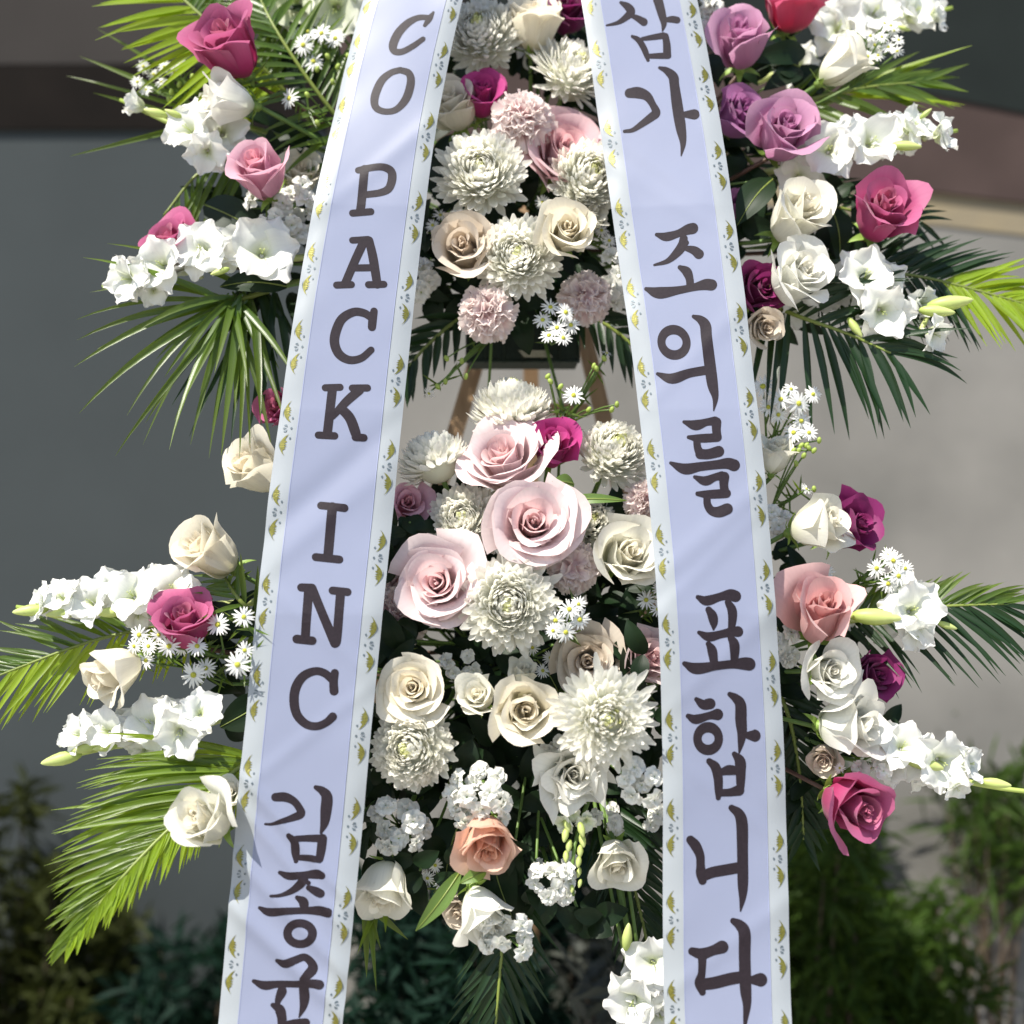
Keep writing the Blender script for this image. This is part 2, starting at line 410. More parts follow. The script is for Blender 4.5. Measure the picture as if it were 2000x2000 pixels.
# ------------------------------------------------------------------ ribbons with writing
class Ribbon:
    def __init__(s, ys, xl, xr, folds):
        s.ys = np.array(ys, float)
        s.cl = np.polyfit(s.ys / 1000.0, xl, 5); s.cr = np.polyfit(s.ys / 1000.0, xr, 5)
        s.y0, s.y1 = ys[0], ys[-1]
        s.folds = folds
    def edges(s, py):
        q = min(max(py, s.y0), s.y1) / 1000.0
        l, r = np.polyval(s.cl, q), np.polyval(s.cr, q)
        e = 1e-3
        if py != q * 1000:
            l += (np.polyval(s.cl, q + e) - np.polyval(s.cl, q - e)) / (2 * e) * (py / 1000 - q)
            r += (np.polyval(s.cr, q + e) - np.polyval(s.cr, q - e)) / (2 * e) * (py / 1000 - q)
        return l, r
    def height(s, py, t):
        h = 0.0026 * math.sin(py / 210.0 + 1.3 * t + s.folds[0]) + 0.0013 * math.sin(py / 83.0 - 4 * t + s.folds[1]) + (t - .5) * 0.010 * math.sin(py / 330.0 + s.folds[1])
        h += 0.0012 * (2 * t - 1) ** 2 * math.sin(py / 47.0 + (2.0 if t > .5 else 0.0)) + 0.0004 * math.sin(py / 19.0 + 9 * t) * (2 * t - 1) ** 2
        # edge bands fold slightly back
        b = max(0.0, abs(t - 0.5) - 0.335) / 0.165
        h -= 0.0035 * b * b
        for (cy, ct, sl, w, a) in s.folds[2]:      # diagonal creases
            d = (py - cy) - sl * (t - ct) * 240
            h += a * math.exp(-(d / w) ** 2)
        return h
    def pt(s, py, t, lift=0.0):
        l, r = s.edges(py)
        h = s.height(py, t) + lift
        d = D(py)
        p = P(l + (r - l) * t, py, d)
        return p + h * np.array([0, -0.97, 0.24])
    def px(s, x, y, lift=0.0):
        l, r = s.edges(y)
        return s.pt(y, (x - l) / (r - l), lift)

RL = Ribbon([0, 200, 400, 600, 800, 1120, 1300, 1480, 1700, 1900, 2000],
            [706, 658, 610, 577, 548, 508, 489, 471, 451, 433, 422],
            [904, 863, 828, 806, 787, 754, 737, 719, 700, 680, 669], (0.4, 2.0,
            [(1640, .5, 1.1, 16, .0035), (1700, .5, 1.1, 14, .0030), (1775, .45, 1.0, 18, .0038), (1850, .4, .9, 22, .0045), (930, .5, -1.0, 34, -.002), (1010, .5, -1.0, 26, .0010), (330, .5, -.8, 26, .0010), (640, .5, .9, 24, .0007), (1230, .5, .8, 20, .0009), (1440, .5, -.9, 20, .0009)]))
RR = Ribbon([0, 200, 400, 600, 800, 1160, 1300, 1500, 1700, 1900, 2000],
            [1136, 1166, 1196, 1224, 1248, 1284, 1289, 1292, 1295, 1298, 1299],
            [1363, 1399, 1434, 1458, 1478, 1515, 1526, 1537, 1541, 1545, 1547], (2.1, 0.3,
            [(1040, .5, -.8, 28, .0016), (1090, .5, -.9, 20, .0009), (1290, .5, -.9, 24, .0010), (340, .5, .8, 26, .0009), (390, .5, .7, 20, .0007), (700, .5, -.9, 22, .0007), (1560, .5, .8, 22, .0008), (1850, .5, -.8, 22, .0009)]))

def strip(rb, t0, t1, nt, ya, yb, ny, lift=0.0):
    v = []; uv = []
    for j in range(ny):
        py = ya + (yb - ya) * j / (ny - 1)
        for i in range(nt):
            t = t0 + (t1 - t0) * i / (nt - 1)
            v.append(rb.pt(py, t, lift)); uv.append((t, py / 240.0))
    return np.array(v), gfaces(nt, ny), np.array(uv)

def stroke_mesh(rb, pts, ox, oy, sc, lift, acc):
    """a brush stroke with a width at each point and round ends, laid on the ribbon"""
    p = np.array([(ox + x * sc, oy + y * sc, w * sc) for x, y, w in pts])
    if len(p) == 1:
        p = np.vstack([p, p + [0.5, 0, 0]])
    q = catmull(p, 6)
    q[:, 2] = np.maximum(q[:, 2], 0.8)
    t = np.gradient(q[:, :2], axis=0)
    t /= np.maximum(np.linalg.norm(t, axis=1, keepdims=True), 1e-6)
    nn = np.stack([-t[:, 1], t[:, 0]], 1)
    rows = []
    for k in (1.0, 0.92, 0.7, 0.38):     # start cap
        r = q[0, 2] / 2
        rows.append((q[0, :2] - t[0] * r * k, nn[0], math.sqrt(max(0, 1 - k * k)) * r))
    for i in range(len(q)):
        rows.append((q[i, :2], nn[i], q[i, 2] / 2))
    for k in (0.38, 0.7, 0.92, 1.0):
        r = q[-1, 2] / 2
        rows.append((q[-1, :2] + t[-1] * r * k, nn[-1], math.sqrt(max(0, 1 - k * k)) * r))
    v = []
    for c, n_, w in rows:
        for u in (-1, -.66, -.33, 0, .33, .66, 1):
            a = c + n_ * w * u
            v.append(rb.px(a[0], a[1], lift))
    acc.add(np.array(v), gfaces(7, len(rows)))

def ring_mesh(rb, cx, cy, ro, ri, ox, oy, sc, lift, acc, tilt=0.0):
    v = []; n = 56
    for k in range(n):
        a = 2 * math.pi * k / n
        for q_ in range(6):
            rx, ry = ro[0] + (ri[0] - ro[0]) * q_ / 5, ro[1] + (ri[1] - ro[1]) * q_ / 5
            x, y = rx * math.cos(a), ry * math.sin(a)
            x, y = x + tilt * y, y
            v.append(rb.px(ox + (cx + x) * sc, oy + (cy + y) * sc, lift))
    f = [(6 * k + j, 6 * k + j + 1, 6 * ((k + 1) % n) + j + 1, 6 * ((k + 1) % n) + j) for k in range(n) for j in range(5)]
    acc.add(np.array(v), f)

S4 = 400 / 1932.0
S3 = 300 / 1932.0
R_LETTERS = [
 ((1130, 0, S4), [[(400,25,32),(460,60,72),(495,110,80),(445,165,62),(370,215,40),(265,243,18)], [(500,145,40),(560,172,60),(615,205,76)],
   [(722,-80,95),(748,0,90),(785,130,78),(805,220,56),(792,290,14)], [(815,188,40),(880,182,62),(930,190,62)],
   [(507,342,30),(565,375,55),(610,440,60),(640,510,55),(655,565,32)], [(600,365,36),(690,350,52),(800,332,62)], [(820,338,62),(833,420,72),(836,510,76)], [(640,528,42),(740,524,54),(845,520,62)]]),
 ((1130, 0, S4), [[(480,875,90),(560,872,108),(645,905,88),(700,985,66),(732,1060,82),(690,1100,80),(590,1170,60),(510,1218,42),(435,1227,32)],
   [(765,636,30),(830,662,66),(892,720,95),(905,800,92),(932,1000,104),(963,1200,98),(985,1350,58),(968,1470,12)], [(985,1080,50),(1060,1080,88),(1092,1080,100)]]),
 ((1180, 400, S4), [[(500,262,36),(590,285,84),(700,260,72),(790,228,98),(836,220,104)], [(752,310,76),(742,370,92),(690,440,82),(600,515,50),(478,547,22)], [(772,345,52),(776,350,52)], [(775,400,50),(850,425,80),(895,462,92)],
   [(718,578,44),(780,620,88),(808,690,74),(815,765,72)], [(400,775,38),(520,815,112),(700,795,78),(850,770,72),(955,750,104),(1012,756,106)]]),
 ((1180, 400, S4), ['ring', (660,1293), (156,168), (80,76), 0.06, [(505,1590,32),(640,1640,100),(800,1592,86),(970,1562,88)],
   [(845,1048,36),(910,1080,78),(955,1140,104),(965,1250,104),(995,1500,108),(1020,1700,102),(1045,1830,58),(1030,1950,12)]]),
 ((1180, 760, S4), [[(752,312,32),(860,345,98),(960,320,72),(1040,310,88)], [(1055,320,92),(1055,400,82),(1065,465,80)], [(795,457,36),(900,470,80),(1062,466,82)], [(870,480,66),(880,560,72),(905,615,88)], [(905,618,96),(980,620,96),(1075,597,106)],
   [(628,697,32),(760,755,104),(900,736,86),(1060,720,86),(1160,710,104),(1220,728,112)],
   [(853,832,34),(950,870,90),(1040,838,72),(1105,825,86)], [(1128,835,96),(1125,910,82),(1135,975,82)], [(880,990,44),(980,997,80),(1148,990,88)], [(968,1010,66),(972,1090,72),(1010,1150,84),(1080,1164,106),(1155,1137,108)]]),
 ((1230, 1100, S4), [[(638,328,44),(720,360,94),(850,320,78),(945,300,108),(995,312,112)], [(740,445,64),(775,500,94),(788,570,78),(785,632,18)], [(925,372,64),(962,440,90),(968,520,84),(955,630,64)],
   [(648,662,38),(740,700,88),(850,676,76),(960,650,90),(1018,646,104)], [(738,768,54),(772,830,92),(790,945,76)], [(955,712,70),(985,780,98),(985,930,72)],
   [(510,955,46),(620,1000,108),(800,975,82),(960,955,82),(1075,947,118),(1128,950,124)]]),
 ((1230, 1100, S4), ['ring', (738,1655), (142,156), (61,57), 0.0, [(625,1288,44),(690,1335,94),(755,1328,104)], [(548,1445,48),(620,1475,90),(740,1442,72),(825,1428,110)],
   [(942,1238,48),(1000,1275,84),(1045,1335,106),(1050,1480,110),(1060,1600,92),(1050,1700,60),(1035,1785,18)], [(1095,1620,56),(1160,1625,102),(1180,1625,118)],
   [(750,1868,60),(810,1925,94),(835,2025,90),(840,2145,76),(836,2212,48)], [(990,1800,52),(1042,1865,104),(1050,1965,96),(1050,2065,84),(1050,2125,70)], [(880,1965,72),(940,1950,96),(1010,1955,82)], [(850,2165,70),(950,2160,76),(1035,2140,104)]]),
 ((1230, 1600, S4), [[(572,196,84),(620,250,100),(662,340,86),(668,430,82),(672,510,98),(686,580,80)], [(685,540,100),(780,502,104),(920,476,106),(1040,455,106)],
   [(965,-108,62),(1035,-52,98),(1065,48,112),(1070,300,106),(1072,600,102),(1068,740,68),(1048,868,14)]]),
 ((1230, 1600, S4), [[(590,1247,78),(680,1270,108),(780,1240,96),(870,1206,124)], [(685,1300,82),(680,1450,72),(662,1545,98),(688,1635,64)], [(685,1560,112),(800,1545,116),(950,1507,116),(1070,1487,112)],
   [(978,960,60),(1040,1000,100),(1083,1075,116),(1085,1300,112),(1093,1600,108),(1105,1750,78),(1090,1900,42),(1080,2040,10)], [(1135,1518,66),(1200,1515,112),(1232,1515,132)]]),
]
L_LETTERS = [
 ((600, 0, S4), [[(1192,138,24),(1155,195,58),(1112,258,36)], [(1150,185,50),(1050,185,56),(950,235,72),(860,330,82),(812,440,82),(828,500,66),(900,506,60),(1000,455,56),(1095,388,48)]]),
 ((600, 0, S4), [[(880,680,58),(960,712,68),(980,800,78),(935,950,78),(840,1050,62),(730,1064,58),(648,1020,68),(640,920,80),(700,780,76),(790,705,62),(880,680,58)]]),
 ((600, 0, S4), [[(542,1600,82),(512,1900,82),(500,1990,82)], [(428,2012,66),(600,1993,66)], [(482,1610,62),(570,1592,66),(700,1580,66),(785,1612,76),(802,1680,82),(770,1775,76),(690,1815,66),(550,1836,62)]]),
 ((550, 400, S4), [[(668,335,62),(815,322,66)], [(772,350,82),(690,530,80),(600,745,78)], [(825,332,78),(862,500,86),(900,740,82)], [(680,595,66),(865,585,66)], [(520,762,66),(658,752,66)], [(818,747,66),(962,738,66)]]),
 ((550, 400, S4), [[(870,995,70),(856,1080,80),(850,1145,78)], [(850,1062,70),(780,1018,76),(680,1010,80),(570,1080,86),(512,1200,90),(500,1310,90),(545,1410,86),(640,1460,76),(750,1440,70),(843,1362,64)]]),
 ((480, 720, S4), [[(815,190,86),(765,615,86)], [(748,176,66),(888,170,66)], [(682,621,68),(835,626,70)], [(1070,195,86),(950,300,82),(815,445,60)], [(1002,176,66),(1145,173,68)], [(905,375,88),(980,460,96),(1030,590,96),(1040,635,76)], [(1030,636,72),(1110,640,70)]]),
 ((480, 720, S4), [[(815,1300,90),(775,1785,90)], [(708,1287,74),(928,1310,76)], [(662,1780,76),(882,1800,76)]]),
 ((450, 1080, S4), [[(742,335,86),(708,820,86)], [(672,330,78),(760,332,78)], [(772,335,84),(880,600,84),(990,855,92)], [(1040,380,86),(1008,800,86),(992,855,90)], [(966,357,76),(1105,370,76)], [(628,815,82),(776,832,80)]]),
 ((450, 1080, S4), [[(988,1135,76),(976,1220,82),(980,1305,86)], [(960,1195,76),(890,1137,76),(800,1118,76),(690,1165,86),(620,1270,90),(602,1400,90),(632,1530,86),(720,1618,80),(820,1636,76),(910,1600,74),(968,1547,82)]]),
 ((400, 1500, S4), [[(672,277,82),(760,276,88),(840,312,74),(890,372,72),(910,432,80),(840,468,70),(740,502,50),(640,530,30),(574,530,22)], [(1050,184,44),(1110,216,80),(1153,275,106),(1145,400,106),(1130,520,80),(1098,612,26)],
   [(798,642,52),(850,700,80),(860,800,82),(864,880,42)], [(870,668,56),(980,664,66),(1100,665,76)], [(1112,665,88),(1102,760,86),(1088,860,72)], [(880,845,52),(980,850,62),(1088,866,62)]]),
 ((400, 1500, S4), ['ring', (900,1562), (162,138), (80,60), 0.0, [(710,987,38),(800,1020,74),(940,1010,68),(1055,1002,90),(1108,1016,72)], [(942,1045,80),(900,1100,82),(820,1160,60),(720,1200,36),(624,1208,24)], [(980,1082,44),(984,1084,44)], [(985,1130,52),(1050,1160,80),(1095,1184,82)],
   [(873,1222,42),(930,1262,94),(942,1325,76)], [(515,1320,34),(610,1360,80),(780,1350,68),(950,1345,66),(1080,1346,90),(1165,1365,92)]]),
 ((380, 1700, S3), [[(1035,1137,52),(1140,1175,108),(1270,1127,100),(1380,1092,96),(1462,1150,104),(1490,1230,128),(1440,1300,122),(1365,1375,92)], [(735,1397,52),(870,1450,114),(1050,1432,88),(1280,1432,88),(1480,1422,110),(1575,1436,122)],
   [(1092,1480,100),(1090,1530,124),(1050,1620,92),(1030,1690,62)], [(1375,1480,130),(1380,1600,130),(1363,1720,92),(1312,1848,20)], [(978,1698,62),(1060,1750,128),(1090,1850,122),(1095,1965,112)], [(1095,1970,112),(1250,1925,100),(1395,1917,112)]]),
]

def crescent(sgn):
    """gold leaf: curved back, long teeth on the inner side, thin tails; (across, along) in band widths"""
    n = 31; pts = []; inner = []
    for k in range(n):
        s = k / (n - 1)
        bx = 0.55 - 0.36 * math.sin(math.pi * s ** 0.9) ** 0.8 - 0.10 * s
        wd = 0.16 * math.sin(math.pi * s ** 0.75) ** 1.1 + 0.012
        win = 1.0 if 0.24 < s < 0.80 else 0.0
        ph = (s * 9.0) % 1.0
        tooth = 0.24 * (1 - ph) * win * math.sin(math.pi * (s - .2) / .62) if win else 0
        pts.append((bx, s)); inner.append((bx + wd + max(0, tooth), s))
    return pts, inner

def motif(parent, rb, yc, left_band):
    a = Acc(); b = Acc()
    L = 43.0 * float(np.interp(yc, [0, 500, 1000, 2000], [.74, .92, 1.0, 1.08]))
    l, r = rb.edges(yc)
    bw = 0.165
    def q(ac, al):
        t = bw * ac if left_band else 1 - bw * ac
        return rb.pt(yc + al, t, 0.00018)
    back, inn = crescent(1)
    for sg in (-1, 1):
        v = []
        for (x0, s0), (x1, s1) in zip(back, inn):
            y = sg * (12 + L * s0)
            v.append(q(x0 + 0.06, y)); v.append(q(0.5 * (x0 + x1) + 0.06, y)); v.append(q(x1 + 0.06, y))
        a.add(np.array(v), gfaces(3, len(back)))
        # outline sliver behind the leaf
        v = []
        for k in range(10):
            s = 0.25 + 0.75 * k / 9
            bk = 0.34 * math.sin(math.pi * s ** 0.85)
            y = sg * (12 + L * s)
            w = 0.035 * math.sin(math.pi * k / 9)
            v.append(q(0.52 - bk - 0.03, y)); v.append(q(0.52 - bk - 0.03 + w + .004, y))
        b.add(np.array(v), gfaces(2, 10))
        c = (0.68, sg * 20)
        v = [q(c[0], c[1])] + [q(c[0] + 0.05 * math.cos(k * math.pi / 4), c[1] + 2.4 * math.sin(k * math.pi / 4)) for k in range(8)]
        b.add(np.array(v), [(0, k + 1, (k + 1) % 8 + 1) for k in range(8)])
    for an in (-0.75, 0, 0.75):          # three petals and a dot between the leaves
        ca, sa = math.cos(an), math.sin(an)
        v = [q(0.56 - r_ * ca * 0.28 + dx * sa * 0.1, r_ * sa * 10 + dx * ca * 1.7) for r_, dx in ((.35, 0), (.95, -1), (1.1, 0), (.95, 1))]
        b.add(np.array(v), [(0, 1, 2, 3)])
    v = [q(0.68, 0)] + [q(0.68 + 0.055 * math.cos(k * math.pi / 4), 2.4 * math.sin(k * math.pi / 4)) for k in range(8)]
    b.add(np.array(v), [(0, k + 1, (k + 1) % 8 + 1) for k in range(8)])
    o = a.build(parent, "gold_motif", M['gold'], kind=None, smooth=False)
    b.build(o, "motif_accents", M['foilb'], smooth=False)

def build_ribbon(rb, label, letters, lefty, righty):
    root = thing("mourning_ribbon", P((rb.edges(2300)[0] + rb.edges(2300)[1]) / 2, 2300, D(2300)), label, "ribbon")
    ya, yb, ny = -420, 2320, 640
    for nm, t0, t1, nt, m, lf in (("panel", .160, .840, 17, M['panel'], 0.0), ("edge_band", 0, .164, 6, M['band'], -.0004), ("edge_band", .836, 1, 6, M['band'], -.0004)):
        v, f, uv = strip(rb, t0, t1, nt, ya, yb, ny, lf)
        part(root, nm, v, f, m, uv)
    for t in (.160, .834):
        v, f, uv = strip(rb, t, t + .006, 2, ya, yb, ny, .0004)
        part(root, "seam", v, f, M['seam'], uv)
    for (ox, oy, sc), st in letters:
        acc = Acc(); lift = 0.00024
        st = list(st)
        if st and isinstance(st[0], str):
            _, c, ro, ri, tl = st[:5]; st = st[5:]
            ring_mesh(rb, c[0], c[1], ro, ri, ox, oy, sc, lift, acc, tl)
        for k, s_ in enumerate(st):
            stroke_mesh(rb, s_, ox, oy, sc, lift + 0.000012 * (k + 1), acc)
        acc.build(root, "letter", M['ink'], smooth=False)
    for y in lefty: motif(root, rb, y, True)
    for y in righty: motif(root, rb, y, False)
    return root

build_ribbon(RL, "white satin ribbon at left lettered in capitals downward with hangul below, gold edge motifs", L_LETTERS,
             [-14, 107, 232, 380, 526, 678, 836, 1001, 1175, 1354, 1531, 1707, 1884, 2060], [5, 130, 270, 422, 577, 740, 909, 1088, 1260, 1438, 1614, 1788, 1962])
build_ribbon(RR, "white satin ribbon at right with large hangul characters from top to bottom, gold edge motifs", R_LETTERS,
             [-12, 124, 275, 431, 589, 747, 909, 1079, 1256, 1441, 1617, 1797, 1972], [47, 172, 325, 483, 645, 810, 975, 1147, 1324, 1500, 1677, 1855, 2030])

# ------------------------------------------------------------------ flower builders
CORE_UP = P(1020, 470, 1.86)
CORE_LO = P(1000, 1320, 1.76)
FL = []
def core_for(px, py):
    c = CORE_UP if py < 760 else CORE_LO
    return c + np.array([rnd.uniform(-.05, .05), rnd.uniform(-.02, .02), rnd.uniform(-.05, .05)])

def stem_to_core(root, base, axis, px, py, mat, r=0.0022, back=0.06, name="stem"):
    c = core_for(px, py)
    mid = base - axis * back
    mid = mid * 0.7 + c * 0.3 + np.array([0, 0.03, 0])
    v, f, uv = tube(bez(base, mid, c, 9), [r, r * 1.1], 6)
    part(root, name, v, f, mat, uv)

ROSE_T = {
    #        n   L0    L1    phi0 out  phi1 out  curl out  W in/out    f-power
    'bud':  (17, 1.20, 1.38, 26, 82, 78, 2.2, 1.0),
    'half': (20, 1.06, 1.28, 14, 80, 78, 2.1, 1.02),
    'open': (26, 0.92, 1.26, 4, 56, 78, 2.0, 0.95),
}
NU, NV = 11, 9
def rose_petals(kind, rs, ruff=1.0):
    n, L0, L1, ph0, ph1, cu, W0, W1 = ROSE_T[kind]
    us = np.linspace(-1, 1, NU); vs = np.linspace(0, 1, NV)
    out = []
    for i in range(n):
        f = i / (n - 1)
        th = i * 2.399963 + rs.uniform(-.25, .25)
        L = L0 + (L1 - L0) * f + rs.uniform(-.10, .07) * (.4 + f)
        a0 = math.radians(82 + (ph0 - 82) * f ** 0.8)
        a1 = math.radians(116 + (ph1 - 116) * f ** .95 + rs.uniform(-9, 9) * f)
        curl = math.radians(38 + (cu - 38) * f) * rs.uniform(.7, 1.25)
        W = W0 + (W1 - W0) * f ** 0.6
        tipk = rs.uniform(.5, 1.1)                       # how pointed
        sc = rs.uniform(.22, .52) * f ** .7 * ruff       # rolled-back sides
        p1, p2, p3 = rs.uniform(0, 6.28, 3)
        V = np.zeros((NV, NU, 3)); 
        for k, u in enumerate(us):
            vmax = 1 - 0.20 * abs(u) ** 2.4 + 0.035 * math.sin(4.2 * u + p1) * f * ruff
            m = 14
            s = np.linspace(0, vmax, m)
            st = np.clip(s / 0.5, 0, 1); st = st * st * (3 - 2 * st)
            cs = np.clip((s - 0.68) / 0.32, 0, 1); cs = cs * cs * (3 - 2 * cs)
            ph = a0 + (a1 - a0) * st - curl * cs * (0.75 + 0.5 * u * u)
            ds = L * vmax / (m - 1)
            rho = 0.035 + np.concatenate([[0], np.cumsum(np.cos((ph[1:] + ph[:-1]) / 2) * ds)])
            z = np.concatenate([[0], np.cumsum(np.sin((ph[1:] + ph[:-1]) / 2) * ds)])
            rr = np.interp(vs * vmax, s, rho); zz = np.interp(vs * vmax, s, z)
            rr = rr * (1 + 0.10 * u) + sc * max(0, abs(u) - .45) ** 2 * vs ** 2 * 1.6
            rr = rr + 0.030 * ruff * f * np.sin(5 * u + p2) * vs ** 3
            zz = zz + 0.028 * ruff * f * np.sin(4 * u + p3) * vs ** 3 - sc * 0.25 * max(0, abs(u) - .5) * vs ** 3
            wid = 0.55 + 0.45 * np.sin(np.clip(vs * 1.25, 0, 1) * math.pi / 2)
            an = th + u * W * wid
            V[:, k, 0] = rr * np.cos(an); V[:, k, 1] = rr * np.sin(an); V[:, k, 2] = zz
        V = V.reshape(-1, 3)
        q = V * np.array([4.1, 4.7, 3.9]) + p1          # crumple
        cr = (np.sin(q[:, 0] + 1.7 * np.sin(q[:, 1])) + np.sin(q[:, 2] * 1.3 + 1.9 * np.sin(q[:, 0] * .8)))
        V[:, :2] *= (1 + .030 * ruff * f * cr * np.repeat(vs, NU))[:, None]
        V[:, 2] += .018 * ruff * f * np.sin(q[:, 1] * 1.9 + q[:, 0]) * np.repeat(vs, NU)
        out.append(V)
    R = np.percentile(np.concatenate([np.linalg.norm(v[:, :2], axis=1) for v in out]), 98) * .97
    R0 = np.max([np.linalg.norm(v[:, :2], axis=1).max() for v in out])
    zt = np.max([v[:, 2].max() for v in out])
    return [v / R for v in out], zt / R
UVP = np.array([((u + 1) / 2, v) for v in np.linspace(0, 1, NV) for u in np.linspace(-1, 1, NU)])

def sepals(root, base, B, r, mat):
    for k in range(5):
        a = k * 2 * math.pi / 5 + .3
        d = B @ np.array([math.cos(a), math.sin(a), 0]); z = B[:, 2]; t = B @ np.array([-math.sin(a), math.cos(a), 0])
        v = []
        bend = rnd.uniform(-.6, .5)
        for j in range(6):
            s = j / 5
            c = base + d * r * (.22 + .55 * s) + z * r * (bend * s * s * .9 + .12 * s)
            w = r * .15 * (1 - s) ** .7
            v += [c - t * w, c - z * r * .03, c + t * w]
        part(root, "sepal", np.array(v), gfaces(3, 6), mat, [((i % 3) / 2, (i // 3) / 5) for i in range(18)])

def rose(px, py, size, ax, kind, colr, off, label, ruff=1.0, squash=1.0, group=None):
    d = D(py) + off
    axis = axis_of(ax)
    r = size * 0.99 / 2 * d / F
    FL.append((px, py, label))
    rs = np.random.RandomState(abs(int(px * 7 + py * 13)) % 99991)
    B = basis(axis, rs.uniform(0, 6.28))
    pets, zt = rose_petals(kind, rs, ruff)
    zc = {'bud': .52, 'half': .50, 'open': .44}[kind] * zt
    c = P(px, py, d)
    base = c - B[:, 2] * zc * r * squash
    root = thing("rose", base, label, "rose", group)
    mo, mi = M[colr]
    n = len(pets)
    for i, v in enumerate(pets):
        w = v * np.array([1, 1, squash])
        part(root, "petal", base + (w * r) @ B.T, gfaces(NU, NV), mi if i < n * 0.45 else mo, UVP)
    v, f = ellipsoid(base - B[:, 2] * r * .06, B[:, 2], r * .24, r * .22, 8, 6)
    part(root, "calyx", v, f, M['calyx'])
    sepals(root, base - B[:, 2] * r * .02, B, r, M['calyx'])
    stem_to_core(root, base - B[:, 2] * r * .25, B[:, 2], px, py, M['rstem'] if colr in ('rosepink', 'mauve', 'coral') else M['stem'], 0.0026)
    return root

def mum(px, py, size, ax, kind, off, label):
    d = D(py) + off
    axis = axis_of(ax); r = size * 1.07 / 2 * d / F
    rs = np.random.RandomState(abs(int(px * 3 + py * 17)) % 99991)
    B = basis(axis, rs.uniform(0, 6.28))
    c = P(px, py, d) - B[:, 2] * r * .22
    root = thing("chrysanthemum", c - B[:, 2] * r * .2, label, "chrysanthemum")
    Nf = {'ball': 520, 'flat': 470, 'spider': 380}[kind]
    NI = {'ball': 140, 'flat': 135, 'spider': 130}[kind]
    FL.append((px, py, label))
    inner = Acc(); heart = Acc()
    nj = 7; asy = rs.uniform(0, 6.28)
    v, f = ellipsoid(c + B[:, 2] * r * .05, B[:, 2], r * .44, r * .50, 12, 8)
    part(root, "core", v, f, M['mum'], [(0, .2)] * len(v))
    for i in range(Nf):
        f = i / (Nf - 1)
        th = i * 2.399963 + rs.uniform(-.12, .12)
        if kind == 'ball':
            al = math.radians(118 - 112 * f ** .72 + rs.uniform(-6, 6)); Ln = .90 - .28 * f; cv = math.radians(58 - 20 * f); W = .064 - .026 * f
        elif kind == 'flat':
            al = math.radians(98 - 92 * f ** .68 + rs.uniform(-6, 6)); Ln = .95 - .42 * f; cv = math.radians(26 + 30 * f); W = .066 - .030 * f
        else:
            al = math.radians(104 - 98 * f ** .7 + rs.uniform(-9, 9)); Ln = (1.0 - .45 * f) * rs.uniform(.85, 1.08); cv = math.radians(22 + 30 * f) * rs.uniform(.3, 1.5); W = .056 - .022 * f
        Ln *= rs.uniform(.92, 1.06)
        cv *= rs.uniform(.7, 1.3)
        rad = np.array([math.cos(th), math.sin(th), 0]); up = np.array([0, 0, 1.0]); tan = np.array([-math.sin(th), math.cos(th), 0])
        rr0 = .16 + .30 * f ** .6
        Ln = Ln * rs.uniform(.86, 1.1) * (1 - .34 * f ** .6) * (1 + .07 * math.sin(th + asy))
        p = rr0 * (math.sin(al) * rad + math.cos(al) * up) * np.array([1, 1, .82])
        V = []
        tw = rs.uniform(-.25, .25)
        for j in range(nj):
            s = j / (nj - 1)
            aa = al - cv * s * s
            dr = math.sin(aa) * rad + math.cos(aa) * up
            nn = -math.cos(aa) * rad + math.sin(aa) * up          # inner (upper) side
            if j: p = p + dr * Ln * .84 / (nj - 1)
            w = W * (.45 + .75 * math.sin(min(1, s * 1.15) * math.pi / 2)) * (1 if s < .8 else math.sqrt(max(.05, 1 - ((s - .8) / .21) ** 2)))
            tt = tan * math.cos(tw * s) + nn * math.sin(tw * s)
            g_ = .38 * w
            V += [p - tt * w + nn * g_, p, p + tt * w + nn * g_]
        V = c + (np.array(V) * r) @ B.T
        uv = [((k % 3) / 2, (k // 3) / (nj - 1)) for k in range(3 * nj)]
        if i < NI: part(root, "petal", V, gfaces(3, nj), M['mum'], uv)
        elif f < .89: inner.add(V, gfaces(3, nj), uv)
        else: heart.add(V, gfaces(3, nj), uv)
    inner.build(root, "inner_petals", M['mum'], kind="stuff")
    heart.build(root, "heart_petals", M['mumc'], kind="stuff")
    v, f = ellipsoid(c - B[:, 2] * r * .14, B[:, 2], r * .14, r * .2, 8, 5)
    part(root, "calyx", v, f, M['calyx'])
    stem_to_core(root, c - B[:, 2] * r * .2, B[:, 2], px, py, M['stem'], .0028)

